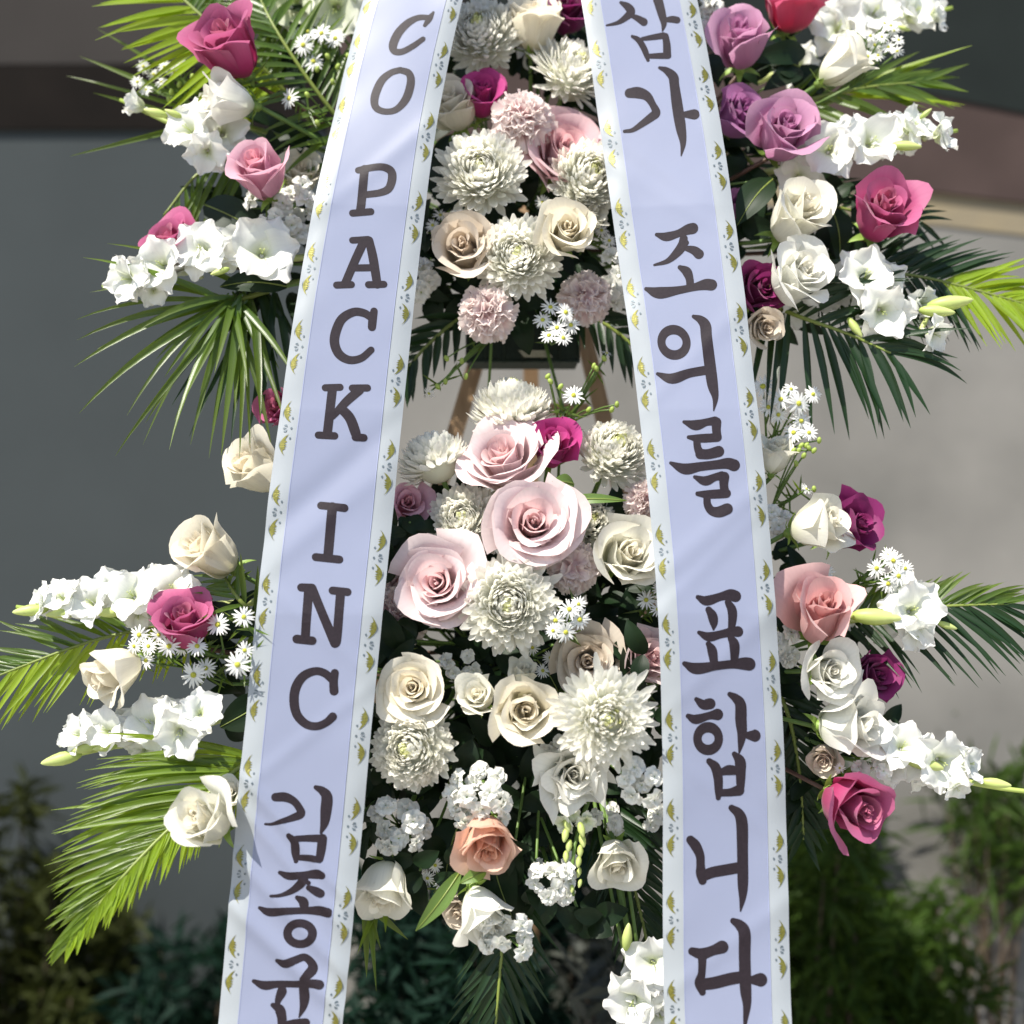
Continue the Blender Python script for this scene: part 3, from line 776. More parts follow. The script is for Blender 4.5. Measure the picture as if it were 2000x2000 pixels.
def carnation(px, py, size, ax, off, label, mat='carn'):
    d = D(py) + off; axis = axis_of(ax); r = size / 2 * d / F
    rs = np.random.RandomState(abs(int(px * 5 + py * 19)) % 99991)
    B = basis(axis, rs.uniform(0, 6.28))
    c = P(px, py, d) - B[:, 2] * r * .35
    root = thing("carnation", c, label, "carnation")
    n = 30; nu, nv = 19, 7
    FL.append((px, py, label))
    for i in range(n):
        f = i / (n - 1)
        th = i * 2.399963 + rs.uniform(-.3, .3)
        al = math.radians(96 - 90 * f ** .8 + rs.uniform(-9, 9)); Ln = 1.0 - .1 * f
        fan = rs.uniform(.5, .8)
        rad = np.array([math.cos(th), math.sin(th), 0]); up = np.array([0, 0, 1.0]); tan = np.array([-math.sin(th), math.cos(th), 0])
        ph = rs.uniform(0, 6.28); kf = rs.uniform(5, 8); cv = math.radians(rs.uniform(-28, 12))
        V = []
        for j in range(nv):
            v = j / (nv - 1)
            for k in range(nu):
                u = -1 + 2 * k / (nu - 1)
                ed = (1 - .16 * u * u) * (1 + (.05 if k % 2 else -.04) * v ** 6)
                aa = al - cv * v * v
                dr = math.sin(aa) * rad + math.cos(aa) * up
                nn = -math.cos(aa) * rad + math.sin(aa) * up
                s = .30 + v * (Ln - .30) * ed
                w = fan * (.12 + .88 * v ** .9)
                rf = .20 * v * v * math.sin(kf * u + ph) + .09 * v ** 3 * math.sin(2.3 * kf * u + ph * 2)
                V.append(dr * s + tan * (u * w) + nn * rf)
        part(root, "petal", c + (np.array(V) * r) @ B.T, gfaces(nu, nv), M[mat], [((k % nu) / (nu - 1), (k // nu) / (nv - 1)) for k in range(nu * nv)])
    v, f = ellipsoid(c + B[:, 2] * r * .1, B[:, 2], r * .46, r * .46, 10, 8)
    part(root, "core", v, f, M[mat], [(0, .4)] * len(v))
    v, f, uv = tube([c - B[:, 2] * r * .75, c - B[:, 2] * r * .3, c + B[:, 2] * r * .12], [r * .13, r * .24, r * .26], 8)
    part(root, "calyx", v, f, M['calyx'], uv)
    stem_to_core(root, c - B[:, 2] * r * .7, B[:, 2], px, py, M['stem'], .002)

def glad_floret(root, c, axis, r, rs, mat, openf=1.0):
    B = basis(axis, rs.uniform(0, 6.28))
    v, f, uv = tube([c - B[:, 2] * r * 1.0, c - B[:, 2] * r * .7, c - B[:, 2] * r * .42], [r * .07, r * .09, r * .06], 8)
    fl = part(root, "floret", v, f, mat, uv)
    nu, nv = 13, 12
    for k in (1, 3, 5, 0, 2, 4):
        outer = k % 2
        th = k * math.pi / 3 + rs.uniform(-.1, .1)
        rad = np.array([math.cos(th), math.sin(th), 0]); up = np.array([0, 0, 1.0]); tan = np.array([-math.sin(th), math.cos(th), 0])
        Ln = 1.28 * rs.uniform(.92, 1.08); Wd = (.50 if outer else .58) * rs.uniform(.85, 1.12)
        a0 = math.radians(12); a1 = math.radians((66 + 24 * outer) * openf + rs.uniform(-16, 16))
        ph, ph2 = rs.uniform(0, 6.28, 2); kf = rs.uniform(7, 11)
        tipb = rs.uniform(-.4, .5)
        V = []
        p0 = -.5 * up + .04 * rad
        pos = p0.copy(); last = 0
        for j in range(nv):
            s = j / (nv - 1)
            st = min(1, s / .7); st = st * st * (3 - 2 * st)
            aa = a0 + (a1 - a0) * st + tipb * max(0, s - .7) * 2.2
            dr = math.sin(aa) * rad + math.cos(aa) * up; nn = -math.cos(aa) * rad + math.sin(aa) * up
            if j: pos = pos + dr * Ln / (nv - 1)
            w = Wd * (math.sin(math.pi * min(1, .10 + .80 * s)) ** .75) * (1 if s < .9 else .62)
            for i in range(nu):
                u = -1 + 2 * i / (nu - 1)
                x = w * u
                cup = .16 * w * u * u
                rf = .15 * abs(u) ** 1.5 * s * math.sin(kf * s + ph + (1.7 if u > 0 else 0)) + .05 * s * math.sin(4 * u + ph2) - .03 * math.exp(-(u / .15) ** 2) * (1 - s)
                tipx = .09 * (1 - abs(u)) * max(0, s - .8) * 5 - .05 * u * u * s
                V.append(pos + tan * x + nn * (cup + rf) + dr * (tipx * .6))
        part(fl, "tepal", c + (np.array(V) * r) @ B.T, gfaces(nu, nv), mat, [((i % nu) / (nu - 1), (i // nu) / (nv - 1)) for i in range(nu * nv)])
    for k in range(3):
        a = k * 2.1 + .4
        e = c + B @ np.array([.07 * math.cos(a), .07 * math.sin(a), .2]) * r
        v, f, uv = tube([c - B[:, 2] * r * .3, (c + e) / 2, e], [r * .010, r * .010, r * .022], 5)
        part(fl, "stamen", v, f, M['bud'], uv)

def gladiolus(florets, stem_pts, buds, label, off, rs_seed=1):
    """florets: (px,py,size,ax[,doff]); stem: px points from tip to base; buds: (px,py,len,(dirx,diry))"""
    rs = np.random.RandomState(rs_seed)
    FL.append((florets[0][0], florets[0][1], label))
    pts = np.array([PO(x, y, off + .02 + o) for x, y, o in stem_pts])
    root = thing("gladiolus", pts[-1], label, "gladiolus")
    cur = catmull(pts, 5)
    v, f, uv = tube(cur, [.0022, .0042], 7)
    part(root, "stem", v, f, M['bud'], uv)
    extra = []
    for a_, b_ in zip(florets[:-1], florets[1:]):
        if 55 < abs(a_[0] - b_[0]) + abs(a_[1] - b_[1]) < 190:
            extra.append(((a_[0] + b_[0]) / 2 + rs.uniform(-8, 8), (a_[1] + b_[1]) / 2 + rs.uniform(-14, 14), (a_[2] + b_[2]) / 2 * .95, tuple((p_ + q_) / 2 + rs.uniform(-.35, .35) for p_, q_ in zip(a_[3], b_[3])),
                          max(a_[4] if len(a_) > 4 else 0, b_[4] if len(b_) > 4 else 0) + .016))
    for fl in list(florets) + extra:
        x, y, sz, ax = fl[:4]; sz = sz * .93; o = fl[4] if len(fl) > 4 else 0
        d = D(y) + off + o
        c = P(x, y, d)
        glad_floret(root, c, axis_of(ax), sz / 2 * d / F, rs, M['glad'], fl[5] if len(fl) > 5 else 1.0)
        k = np.argmin(np.linalg.norm(cur - c, axis=1))
        a = axis_of(ax); bs = c - a * sz / 2 * d / F * .95
        v, f, uv = tube(bez(cur[k], (cur[k] + bs) / 2, bs, 4), [.0022, .003], 6)
        part(root, "bract", v, f, M['bud'], uv)
    for x, y, ln, dv in buds:
        d = D(y) + off; L = ln / 2 * d / F
        v, f = ellipsoid(P(x, y, d), nrm((dv[0], -.2, -dv[1])), L, L * .34, 8, 8, .35)
        part(root, "bud", v, f, M['bud'], [(0, j / 8) for j in range(9) for k in range(8)])

def stock(florets, label, off, tip=None, size=43):
    """cluster of small ruffled white flowers on one stem"""
    fx = np.mean([f[0] for f in florets]); fy = np.mean([f[1] for f in florets])
    rs = np.random.RandomState(int(fx + fy * 3) % 9999)
    FL.append((fx, fy, label))
    root = thing("stock_flower", PO(fx, fy, off + .05), label, "stock flower")
    cen = PO(fx, fy, off + .035)
    for x, y in florets:
        o = off + rs.uniform(-.012, .012)
        d = D(y) + o; r = size * rs.uniform(.85, 1.2) / 2 * d / F
        c = P(x, y, d)
        ax = nrm(axis_of((rs.uniform(-.5, .5) + (x - fx) / 60, rs.uniform(-.3, .5) + (fy - y) / 60, .9)))
        B = basis(ax, rs.uniform(0, 6.28))
        a = Acc(); nu, nv = 5, 5
        for k in range(14):
            inner = k >= 6
            th = k * (math.pi / 3) + rs.uniform(-.3, .3)
            if inner: th = (k - 6) * math.pi / 4 + rs.uniform(-.4, .4)
            rad = np.array([math.cos(th), math.sin(th), 0]); tan = np.array([-math.sin(th), math.cos(th), 0]); up = np.array([0, 0, 1.])
            a1 = math.radians((38 + 3 * (k % 4) if inner else 82) + rs.uniform(-16, 16)); Ln = rs.uniform(.55, .85) if inner else rs.uniform(.85, 1.15)
            V = []; ph = rs.uniform(0, 6.28)
            for j in range(nv):
                s = j / (nv - 1); aa = a1 * (.5 + .5 * s) if inner else a1
                dr = math.sin(aa) * rad + math.cos(aa) * up; nn = -math.cos(aa) * rad + math.sin(aa) * up
                for i in range(nu):
                    u = -1 + 2 * i / (nu - 1)
                    w = (.22 + .40 * s) * Ln * (1 if s < .95 else .8)
                    V.append(dr * s * Ln * (1 - .12 * u * u) + tan * u * w + nn * (.20 * s * math.sin(3.6 * u + ph) + .14 * u * u * s - .18 * s * s))
            a.add(c + (np.array(V) * r) @ B.T, gfaces(nu, nv), [((i % nu) / (nu - 1), .25 + .75 * (i // nu) / (nv - 1)) for i in range(nu * nv)])
        fl = a.build(root, "floret", M['stock'])
        v, f = ellipsoid(c + B[:, 2] * r * .05, B[:, 2], r * .12, r * .10, 6, 5)
        part(fl, "floret_eye", v, f, M['bud'])
        v, f, uv = tube(bez(c - B[:, 2] * r * .1, c - B[:, 2] * r * .6, cen, 4), [.0012], 5)
        part(fl, "pedicel", v, f, M['stem'], uv)
    stem_to_core(root, cen, axis_of((0, .3, .6)), fx, fy, M['stem'], .0024)

def aster(flowers, label, off, size=45, stem_end=None, buds=()):
    fx = np.mean([f[0] for f in flowers]); fy = np.mean([f[1] for f in flowers])
    rs = np.random.RandomState(int(fx * 3 + fy) % 9999)
    FL.append((fx, fy, label))
    root = thing("aster_spray", PO(fx, fy, off + .05), label, "aster")
    node = PO(*(stem_end or (fx + (1000 - fx) * .12, fy + 40)), off + .05)
    for fl in flowers:
        x, y = fl[:2]; sz = fl[2] if len(fl) > 2 else size
        o = off + rs.uniform(-.01, .01); d = D(y) + o; r = sz / 2 * d / F
        c = P(x, y, d)
        ax = axis_of(fl[3]) if len(fl) > 3 else axis_of((rs.uniform(-.35, .35), rs.uniform(-.1, .6), 1))
        B = basis(ax, rs.uniform(0, 6.28))
        a = Acc(); n = rs.randint(15, 20)
        for k in range(n):
            th = k * 2 * math.pi / n + rs.uniform(-.1, .1)
            rad = np.array([math.cos(th), math.sin(th), 0]); tan = np.array([-math.sin(th), math.cos(th), 0])
            el = rs.uniform(-.1, .35); Ln = rs.uniform(.82, 1.05)
            V = []
            for j in range(4):
                s = j / 3
                p = rad * (.14 + (Ln - .14) * s) + np.array([0, 0, el * s - .2 * s * s])
                w = .085 * (.6, 1, 1, .35)[j]
                V += [p - tan * w, p + tan * w]
            a.add(c + (np.array(V) * r) @ B.T, gfaces(2, 4), [(i % 2, .3 + .7 * (i // 2) / 3) for i in range(8)])
        f_ = a.build(root, "flower_head", M['aster'])
        v, f = ellipsoid(c + B[:, 2] * r * .04, B[:, 2], r * .13, r * .22, 8, 5)
        part(f_, "disc", v, f, M['disc'])
        v, f, uv = tube(bez(c - B[:, 2] * r * .05, c - B[:, 2] * r * .9, node, 6), [.0010, .0014], 5)
        part(f_, "stalk", v, f, M['stem'], uv)
    for x, y in buds:
        d = D(y) + off
        c = P(x, y, d); r = 7 * d / F
        v, f = ellipsoid(c, nrm((rs.uniform(-1, 1), -.3, 1)), r, r * .7, 6, 5)
        b_ = part(root, "bud", v, f, M['bud'])
        v, f, uv = tube(bez(c, (c + node) / 2 + np.array([0, 0, .008]), node, 5), [.0008, .0012], 5)
        part(b_, "stalk", v, f, M['stem'], uv)
    # thin needle leaves on the spray
    a = Acc()
    for k in range(16):
        x, y = flowers[rs.randint(len(flowers))][:2]
        s0 = rs.uniform(.2, .9)
        b0 = PO(x, y, off + .01) * s0 + node * (1 - s0)
        dv = nrm((rs.uniform(-1, 1), rs.uniform(-.6, .3), rs.uniform(-.6, 1))) * rs.uniform(.012, .028)
        sd = nrm(np.cross(dv, (0, 1, 0))) * .0011
        a.add(np.array([b0 - sd, b0 + sd, b0 + dv * .6 + sd, b0 + dv * .6 - sd, b0 + dv]), [(0, 1, 2, 3), (3, 2, 4)], [(0, 0), (1, 0), (1, .6), (0, .6), (.5, 1)])
    a.build(root, "needle_leaves", M['palm'], kind="stuff")
    stem_to_core(root, node, axis_of((0, 0, .5)), fx, fy, M['stem'], .0018)

# ------------------------------------------------------------------ palm fronds and leaves
def leaflet(p0, d0, ln, w, droop, nrm_hint, rs, nseg=7, twist=0.3):
    d = nrm(d0); p = np.array(p0, float); V = []; uv = []
    ph = rs.uniform(-twist, twist)
    for j in range(nseg + 1):
        s = j / nseg
        side = nrm(np.cross(d, nrm_hint))
        nn = np.cross(side, d)
        side = side * math.cos(ph) + nn * math.sin(ph)
        nn = np.cross(side, d)
        ww = w * (.35 + .65 * min(1, s * 5)) * (1 - max(0, (s - .35) / .65) ** 1.5 * .97)
        V += [p - side * ww + nn * ww * .55, p, p + side * ww + nn * ww * .55]
        uv += [(0, s), (.5, s), (1, s)]
        d = nrm(d + np.array([0, 0, -1]) * droop / nseg + nrs.uniform(-.02, .02, 3))
        p = p + d * ln / nseg
    return np.array(V), gfaces(3, nseg + 1), np.array(uv)

def frond(label, pts, off, n, lens, ang, w, mat, sides=(1, 1), droop=.25, seed=1, nh=(0, -1, .3), start=.05, lift=0.0, jit=.12, matb=None, name="palm_frond", tipmat=None, tips=.6):
    """pts: rachis from base to tip in (px, py, doff); lens: leaflet length (px) base..tip; ang: degrees base..tip for side A/B"""
    rs = np.random.RandomState(seed)
    P3 = np.array([PO(x, y, off + o) for x, y, o in pts])
    cur = catmull(P3, 10)
    root = thing(name, cur[0], label, "palm frond")
    v, f, uv = tube(cur, [.0032, .0012], 6)
    part(root, "rib", v, f, M['rachis'], uv)
    seg = np.concatenate([[0], np.cumsum(np.linalg.norm(np.diff(cur, axis=0), axis=1))]); seg /= seg[-1]
    nh = nrm(nh)
    for sd, on in ((1, sides[0]), (-1, sides[1])):
        if not on: continue
        for k in range(n):
            s = start + (1 - start) * (k + rs.uniform(-.25, .25)) / (n - 1)
            s = min(max(s, 0), 1)
            p = np.array([np.interp(s, seg, cur[:, i]) for i in range(3)])
            e = .02
            t = nrm(np.array([np.interp(min(1, s + e), seg, cur[:, i]) - np.interp(max(0, s - e), seg, cur[:, i]) for i in range(3)]))
            sdv = nrm(np.cross(t, nh)) * sd
            av = ang if not isinstance(ang[0], (tuple, list)) else ang[0 if sd > 0 else 1]
            a = math.radians(np.interp(s, np.linspace(0, 1, len(av)), av) + rs.uniform(-8, 8))
            if rs.rand() < .05: continue
            d0 = math.cos(a) * t + math.sin(a) * sdv + nh * (lift + rs.uniform(-jit, jit))
            lv = lens if not isinstance(lens[0], (tuple, list)) else lens[0 if sd > 0 else 1]
            L = np.interp(s, np.linspace(0, 1, len(lv)), lv) * 1.6 / F * rs.uniform(.88, 1.1)
            v, f, uv = leaflet(p, d0, L, w * 1.32 / 2 * 1.6 / F * rs.uniform(.85, 1.15), droop * rs.uniform(.4, 1.7), nh, rs)
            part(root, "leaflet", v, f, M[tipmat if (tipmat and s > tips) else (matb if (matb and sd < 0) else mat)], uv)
    return root

def fan(label, c, off, leaves, w, mat, droop, seed, depth=.05):
    """loose fan of long leaflets from one point: leaves = [(tipx, tipy), ...]"""
    rs = np.random.RandomState(seed)
    base = PO(c[0], c[1], off)
    root = thing("palm_frond", base, label, "palm frond")
    e = core_for(*c)
    v, f, uv = tube(bez(e, (e + base) / 2 + np.array([0, 0, .02]), base, 8), [.003, .003], 6)
    part(root, "rib", v, f, M['rachis'], uv)
    for tx, ty in leaves:
        b0 = base + rs.uniform(-1, 1, 3) * .012
        tip = PO(tx, ty, off + rs.uniform(-depth, depth * .4))
        L = np.linalg.norm(tip - b0) * 1.03
        d0 = nrm(tip - b0) + np.array([0, 0, droop * .5])
        v, f, uv = leaflet(b0, d0, L, w * 1.25 / 2 * 1.6 / F * rs.uniform(.7, 1.2), droop * rs.uniform(.8, 1.2), nrm((0, -1, .3)), rs, 9, .5)
        part(root, "leaflet", v, f, M[mat], uv)

def leaf_patch(base, tip, w, hint, rs, cup=.25, bend=.15):
    d = tip - base; L = np.linalg.norm(d); dd = d / L
    side = nrm(np.cross(dd, hint)); nn = np.cross(side, dd)
    V = []; uv = []; nj = 9
    for j in range(nj):
        s = j / (nj - 1)
        c = base + d * s + nn * (bend * L * math.sin(math.pi * s))
        ww = w * (math.sin(math.pi * min(1, s * .97 + .02) ** .85) ** .8) * (1 + .04 * math.sin(9 * s + base[0] * 50))
        for u in (-1, -.5, 0, .5, 1):
            V.append(c + side * ww * u + nn * ww * cup * abs(u)); uv.append(((u + 1) / 2, s))
    return np.array(V), gfaces(5, nj), np.array(uv)

def broad_leaf(base, tip, w, off, label, mat='leaf', group=None, cup=.25, bend=.12):
    b = PO(*base, off); t = PO(*tip, off - .01)
    rs = np.random.RandomState(int(base[0] + tip[1] * 3) % 9999)
    root = thing("leaf", b, label, "leaf", group)
    v, f, uv = leaf_patch(b, t, w / 2 * 1.6 / F, nrm((rs.uniform(-.5, .5), -1, rs.uniform(0, .8))), rs, cup, bend)
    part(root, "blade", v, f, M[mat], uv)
    m = len(v) // 5
    mid = v.reshape(m, 5, 3)[:, 2] + np.array([0, -.0006, 0])
    v2, f2, uv2 = tube(mid, [.0011, .0003], 5)
    part(root, "midrib", v2, f2, M['rachis'], uv2)
    c = core_for(*base)
    v2, f2, uv2 = tube(bez(b, (b + c) / 2 + np.array([0, .02, 0]), c, 6), [.0012, .0016], 5)
    part(root, "stem", v2, f2, M['stem'], uv2)

_used = set()
def near_label(px, py):
    for d_, lb in sorted(((px - x) ** 2 + (py - y) ** 2, lb) for x, y, lb in FL):
        if len(lb.split()) <= 12 and lb not in _used:
            _used.add(lb); return "shade-darkened leaves beside the " + lb
SPRIGS = []
def sprig(*a): SPRIGS.append(a)
def build_sprig(px, py, off, n, spread, label, group, seed, lw=46, ll=95):
    label = near_label(px, py)
    rs = np.random.RandomState(seed)
    b = PO(px, py, off)
    root = thing("leafy_sprig", b, label, "leafy sprig", group)
    c = core_for(px, py)
    v, f, uv = tube(bez(b, (b + c) / 2, c, 6), [.0016, .002], 5)
    part(root, "stem", v, f, M['stem'], uv)
    for k in range(n):
        a = rs.uniform(0, 6.28)
        x, y = px + rs.uniform(-spread, spread) * .5, py + rs.uniform(-spread, spread) * .5
        l = ll * rs.uniform(.7, 1.2)
        o = off + rs.uniform(-.02, .03)
        bb = PO(x, y, o); tt = PO(x + math.cos(a) * l, y + math.sin(a) * l, o + rs.uniform(-.03, .03))
        v, f, uv = leaf_patch(bb, tt, lw * rs.uniform(.7, 1.2) / 2 * 1.6 / F, nrm((rs.uniform(-.6, .6), -1, rs.uniform(-.3, .9))), rs)
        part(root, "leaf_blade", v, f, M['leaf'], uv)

# ------------------------------------------------------------------ easel and foam
easel = thing("easel", P(1010, 3078, 1.86), "light wooden easel with splayed legs standing behind the flowers", "easel")
def beam(a, b, w, t, mat, root, name):
    a = np.asarray(a, float); b = np.asarray(b, float); d = nrm(b - a)
    sx = nrm(np.cross(d, (0, 1, 0))); sy = np.cross(sx, d)
    v = []
    for p in (a, b):
        for i, j in ((-1, -1), (1, -1), (1, 1), (-1, 1)):
            v.append(p + sx * i * w / 2 + sy * j * t / 2)
    part(root, name, np.array(v), [(0, 1, 2, 3)[::-1], (4, 5, 6, 7), (0, 1, 5, 4), (1, 2, 6, 5), (2, 3, 7, 6), (3, 0, 4, 7)], mat, smooth=False)
def on_ground(px, d): return np.array([(px - 1000) / F * d, d, 0.0])
beam(P(1037, 350, 1.99), on_ground(240, 1.80), .021, .021, M['wood'], easel, "leg")
beam(P(1068, 350, 1.99), on_ground(1700, 1.80), .021, .021, M['wood'], easel, "leg")
beam(P(1037, 330, 2.005), on_ground(1037, 2.55), .021, .018, M['wood'], easel, "leg")
beam(P(870, 1290, 1.905), P(1190, 1290, 1.905), .022, .018, M['wood'], easel, "crossbar")
beam(P(935, 800, 1.955), P(1150, 800, 1.955), .016, .014, M['wood'], easel, "crossbar")

def foam_block(x0, x1, y0, y1, d0, d1, label):
    a = P(x0, y1, d0); b = P(x1, y0, d0)
    root = thing("floral_foam_cage", P((x0 + x1) / 2, y1, d0), label, "floral foam")
    v, f = box((a[0], d0, a[2]), (b[0], d1, b[2]))
    part(root, "foam_block", v, f, M['foam'], smooth=False)
    for k in range(7):
        x = a[0] + (b[0] - a[0]) * k / 6
        v, f, uv = tube([(x, d0 - .002, a[2] - .002), (x, d0 - .002, b[2] + .002)], [.0016], 5)
        part(root, "cage_bar", v, f, M['foam'], uv)
    for k in range(3):
        z = a[2] + (b[2] - a[2]) * k / 2
        v, f, uv = tube([(a[0], d0 - .003, z), (b[0], d0 - .003, z)], [.0016], 5)
        part(root, "cage_bar", v, f, M['foam'], uv)
    return root
fu = foam_block(912, 1130, 420, 706, 1.80, 1.90, "dark green floral foam cage under the upper flowers with a small sticker")
q = [P(1012, 684, 1.792), P(1068, 684, 1.792), P(1080, 698, 1.792), P(1024, 698, 1.792)]
part(fu, "sticker", np.array(q), [(0, 1, 2, 3)], M['sticker'], smooth=False)
foam_block(890, 1110, 1180, 1480, 1.72, 1.82, "dark green floral foam cage hidden in the lower flowers")

# ------------------------------------------------------------------ palm fronds
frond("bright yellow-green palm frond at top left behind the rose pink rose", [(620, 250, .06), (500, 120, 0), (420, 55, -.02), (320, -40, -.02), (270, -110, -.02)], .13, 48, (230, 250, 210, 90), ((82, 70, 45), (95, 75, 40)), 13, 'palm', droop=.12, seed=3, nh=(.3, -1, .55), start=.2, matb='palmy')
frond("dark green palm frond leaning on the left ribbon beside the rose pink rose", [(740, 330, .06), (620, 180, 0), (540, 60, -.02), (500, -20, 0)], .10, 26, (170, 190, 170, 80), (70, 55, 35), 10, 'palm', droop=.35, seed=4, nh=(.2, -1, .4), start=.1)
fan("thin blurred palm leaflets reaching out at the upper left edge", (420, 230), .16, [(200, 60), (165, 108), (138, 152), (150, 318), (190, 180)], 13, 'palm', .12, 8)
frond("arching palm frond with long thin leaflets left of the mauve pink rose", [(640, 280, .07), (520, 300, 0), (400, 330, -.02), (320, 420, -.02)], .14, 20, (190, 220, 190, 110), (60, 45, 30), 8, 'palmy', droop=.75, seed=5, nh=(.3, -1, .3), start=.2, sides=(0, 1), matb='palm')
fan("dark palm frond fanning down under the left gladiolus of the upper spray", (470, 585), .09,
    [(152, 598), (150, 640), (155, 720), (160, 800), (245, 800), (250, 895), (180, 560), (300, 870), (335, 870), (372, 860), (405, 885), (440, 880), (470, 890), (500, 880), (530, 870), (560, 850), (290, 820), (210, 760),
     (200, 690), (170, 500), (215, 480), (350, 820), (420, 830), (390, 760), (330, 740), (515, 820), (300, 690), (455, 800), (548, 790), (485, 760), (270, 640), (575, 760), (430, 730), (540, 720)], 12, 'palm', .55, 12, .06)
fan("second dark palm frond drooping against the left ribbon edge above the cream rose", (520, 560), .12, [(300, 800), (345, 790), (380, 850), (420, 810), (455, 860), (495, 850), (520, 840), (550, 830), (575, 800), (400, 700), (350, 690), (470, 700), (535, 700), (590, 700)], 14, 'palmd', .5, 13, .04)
frond("palm frond at right edge of upper spray, base painted shaded, tip painted sunlit", [(1500, 480, .05), (1650, 520, 0), (1820, 545, -.02), (2060, 610, -.03)], .13, 60, (150, 175, 165, 130), (62, 50, 26), 9, 'palmd', droop=.22, seed=21, nh=(-.2, -1, .5), start=.12, tipmat='palmy', tips=.62)  # dark and bright leaf copies paint the shaded base and sunlit tip
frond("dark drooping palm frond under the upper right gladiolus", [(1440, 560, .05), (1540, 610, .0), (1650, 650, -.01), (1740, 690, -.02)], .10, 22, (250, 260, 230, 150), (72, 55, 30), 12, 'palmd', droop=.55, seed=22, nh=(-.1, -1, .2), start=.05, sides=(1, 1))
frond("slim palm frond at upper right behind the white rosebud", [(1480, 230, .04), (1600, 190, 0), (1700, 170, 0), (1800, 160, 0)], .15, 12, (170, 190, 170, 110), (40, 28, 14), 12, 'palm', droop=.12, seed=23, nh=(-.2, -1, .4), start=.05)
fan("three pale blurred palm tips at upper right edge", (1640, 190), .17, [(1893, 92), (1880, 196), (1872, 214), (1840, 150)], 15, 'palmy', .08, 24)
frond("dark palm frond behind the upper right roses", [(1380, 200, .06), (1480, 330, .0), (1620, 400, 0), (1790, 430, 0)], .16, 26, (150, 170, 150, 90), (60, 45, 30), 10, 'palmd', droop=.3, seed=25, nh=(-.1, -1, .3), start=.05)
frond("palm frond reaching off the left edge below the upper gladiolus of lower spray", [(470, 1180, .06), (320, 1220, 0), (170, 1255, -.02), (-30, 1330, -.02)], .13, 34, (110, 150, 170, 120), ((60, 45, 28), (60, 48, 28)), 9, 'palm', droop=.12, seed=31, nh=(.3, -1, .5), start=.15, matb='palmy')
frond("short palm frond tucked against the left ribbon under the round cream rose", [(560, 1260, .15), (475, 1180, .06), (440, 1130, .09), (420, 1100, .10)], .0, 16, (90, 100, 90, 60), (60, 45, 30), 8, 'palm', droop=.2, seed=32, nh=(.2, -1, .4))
frond("large sunlit palm frond sweeping down to the lower left", [(620, 1400, .08), (480, 1490, .0), (330, 1620, -.03), (220, 1735, -.05), (140, 1835, -.06)], .05, 92, ((250, 280, 260, 150, 60), (110, 130, 120, 90, 40)), ((72, 52, 36, 18), (44, 34, 24, 16)), 9, 'palml', droop=.42, seed=33, nh=(.15, -1, .55), start=.28, jit=.06, matb='palmy')  # lower side takes the brighter copy, painted as backlit leaflets
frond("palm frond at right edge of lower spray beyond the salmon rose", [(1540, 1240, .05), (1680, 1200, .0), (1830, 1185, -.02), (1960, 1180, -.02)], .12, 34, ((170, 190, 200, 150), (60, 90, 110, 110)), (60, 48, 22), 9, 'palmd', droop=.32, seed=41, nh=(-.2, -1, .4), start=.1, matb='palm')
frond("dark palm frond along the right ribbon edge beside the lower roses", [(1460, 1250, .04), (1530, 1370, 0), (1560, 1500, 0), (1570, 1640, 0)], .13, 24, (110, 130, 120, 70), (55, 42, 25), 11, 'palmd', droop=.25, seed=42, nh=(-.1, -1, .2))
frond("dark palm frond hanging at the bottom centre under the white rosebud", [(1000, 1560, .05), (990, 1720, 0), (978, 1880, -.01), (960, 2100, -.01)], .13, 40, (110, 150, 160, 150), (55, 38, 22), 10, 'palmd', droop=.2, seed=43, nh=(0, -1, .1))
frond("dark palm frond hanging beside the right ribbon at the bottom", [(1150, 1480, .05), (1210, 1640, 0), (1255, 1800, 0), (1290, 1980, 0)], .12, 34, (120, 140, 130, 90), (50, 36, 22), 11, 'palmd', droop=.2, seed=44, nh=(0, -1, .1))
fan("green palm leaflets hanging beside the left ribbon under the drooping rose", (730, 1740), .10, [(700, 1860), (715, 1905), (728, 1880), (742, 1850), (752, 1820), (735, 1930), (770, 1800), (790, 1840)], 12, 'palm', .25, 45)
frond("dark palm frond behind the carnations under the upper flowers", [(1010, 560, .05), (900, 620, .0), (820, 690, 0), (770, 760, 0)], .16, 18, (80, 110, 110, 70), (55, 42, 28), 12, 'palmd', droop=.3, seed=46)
frond("dark palm frond behind the right ribbon under the upper flowers", [(1020, 560, .05), (1160, 620, .0), (1240, 680, 0), (1300, 760, 0)], .16, 18, (80, 110, 110, 70), (55, 42, 28), 12, 'palmd', droop=.3, seed=47)

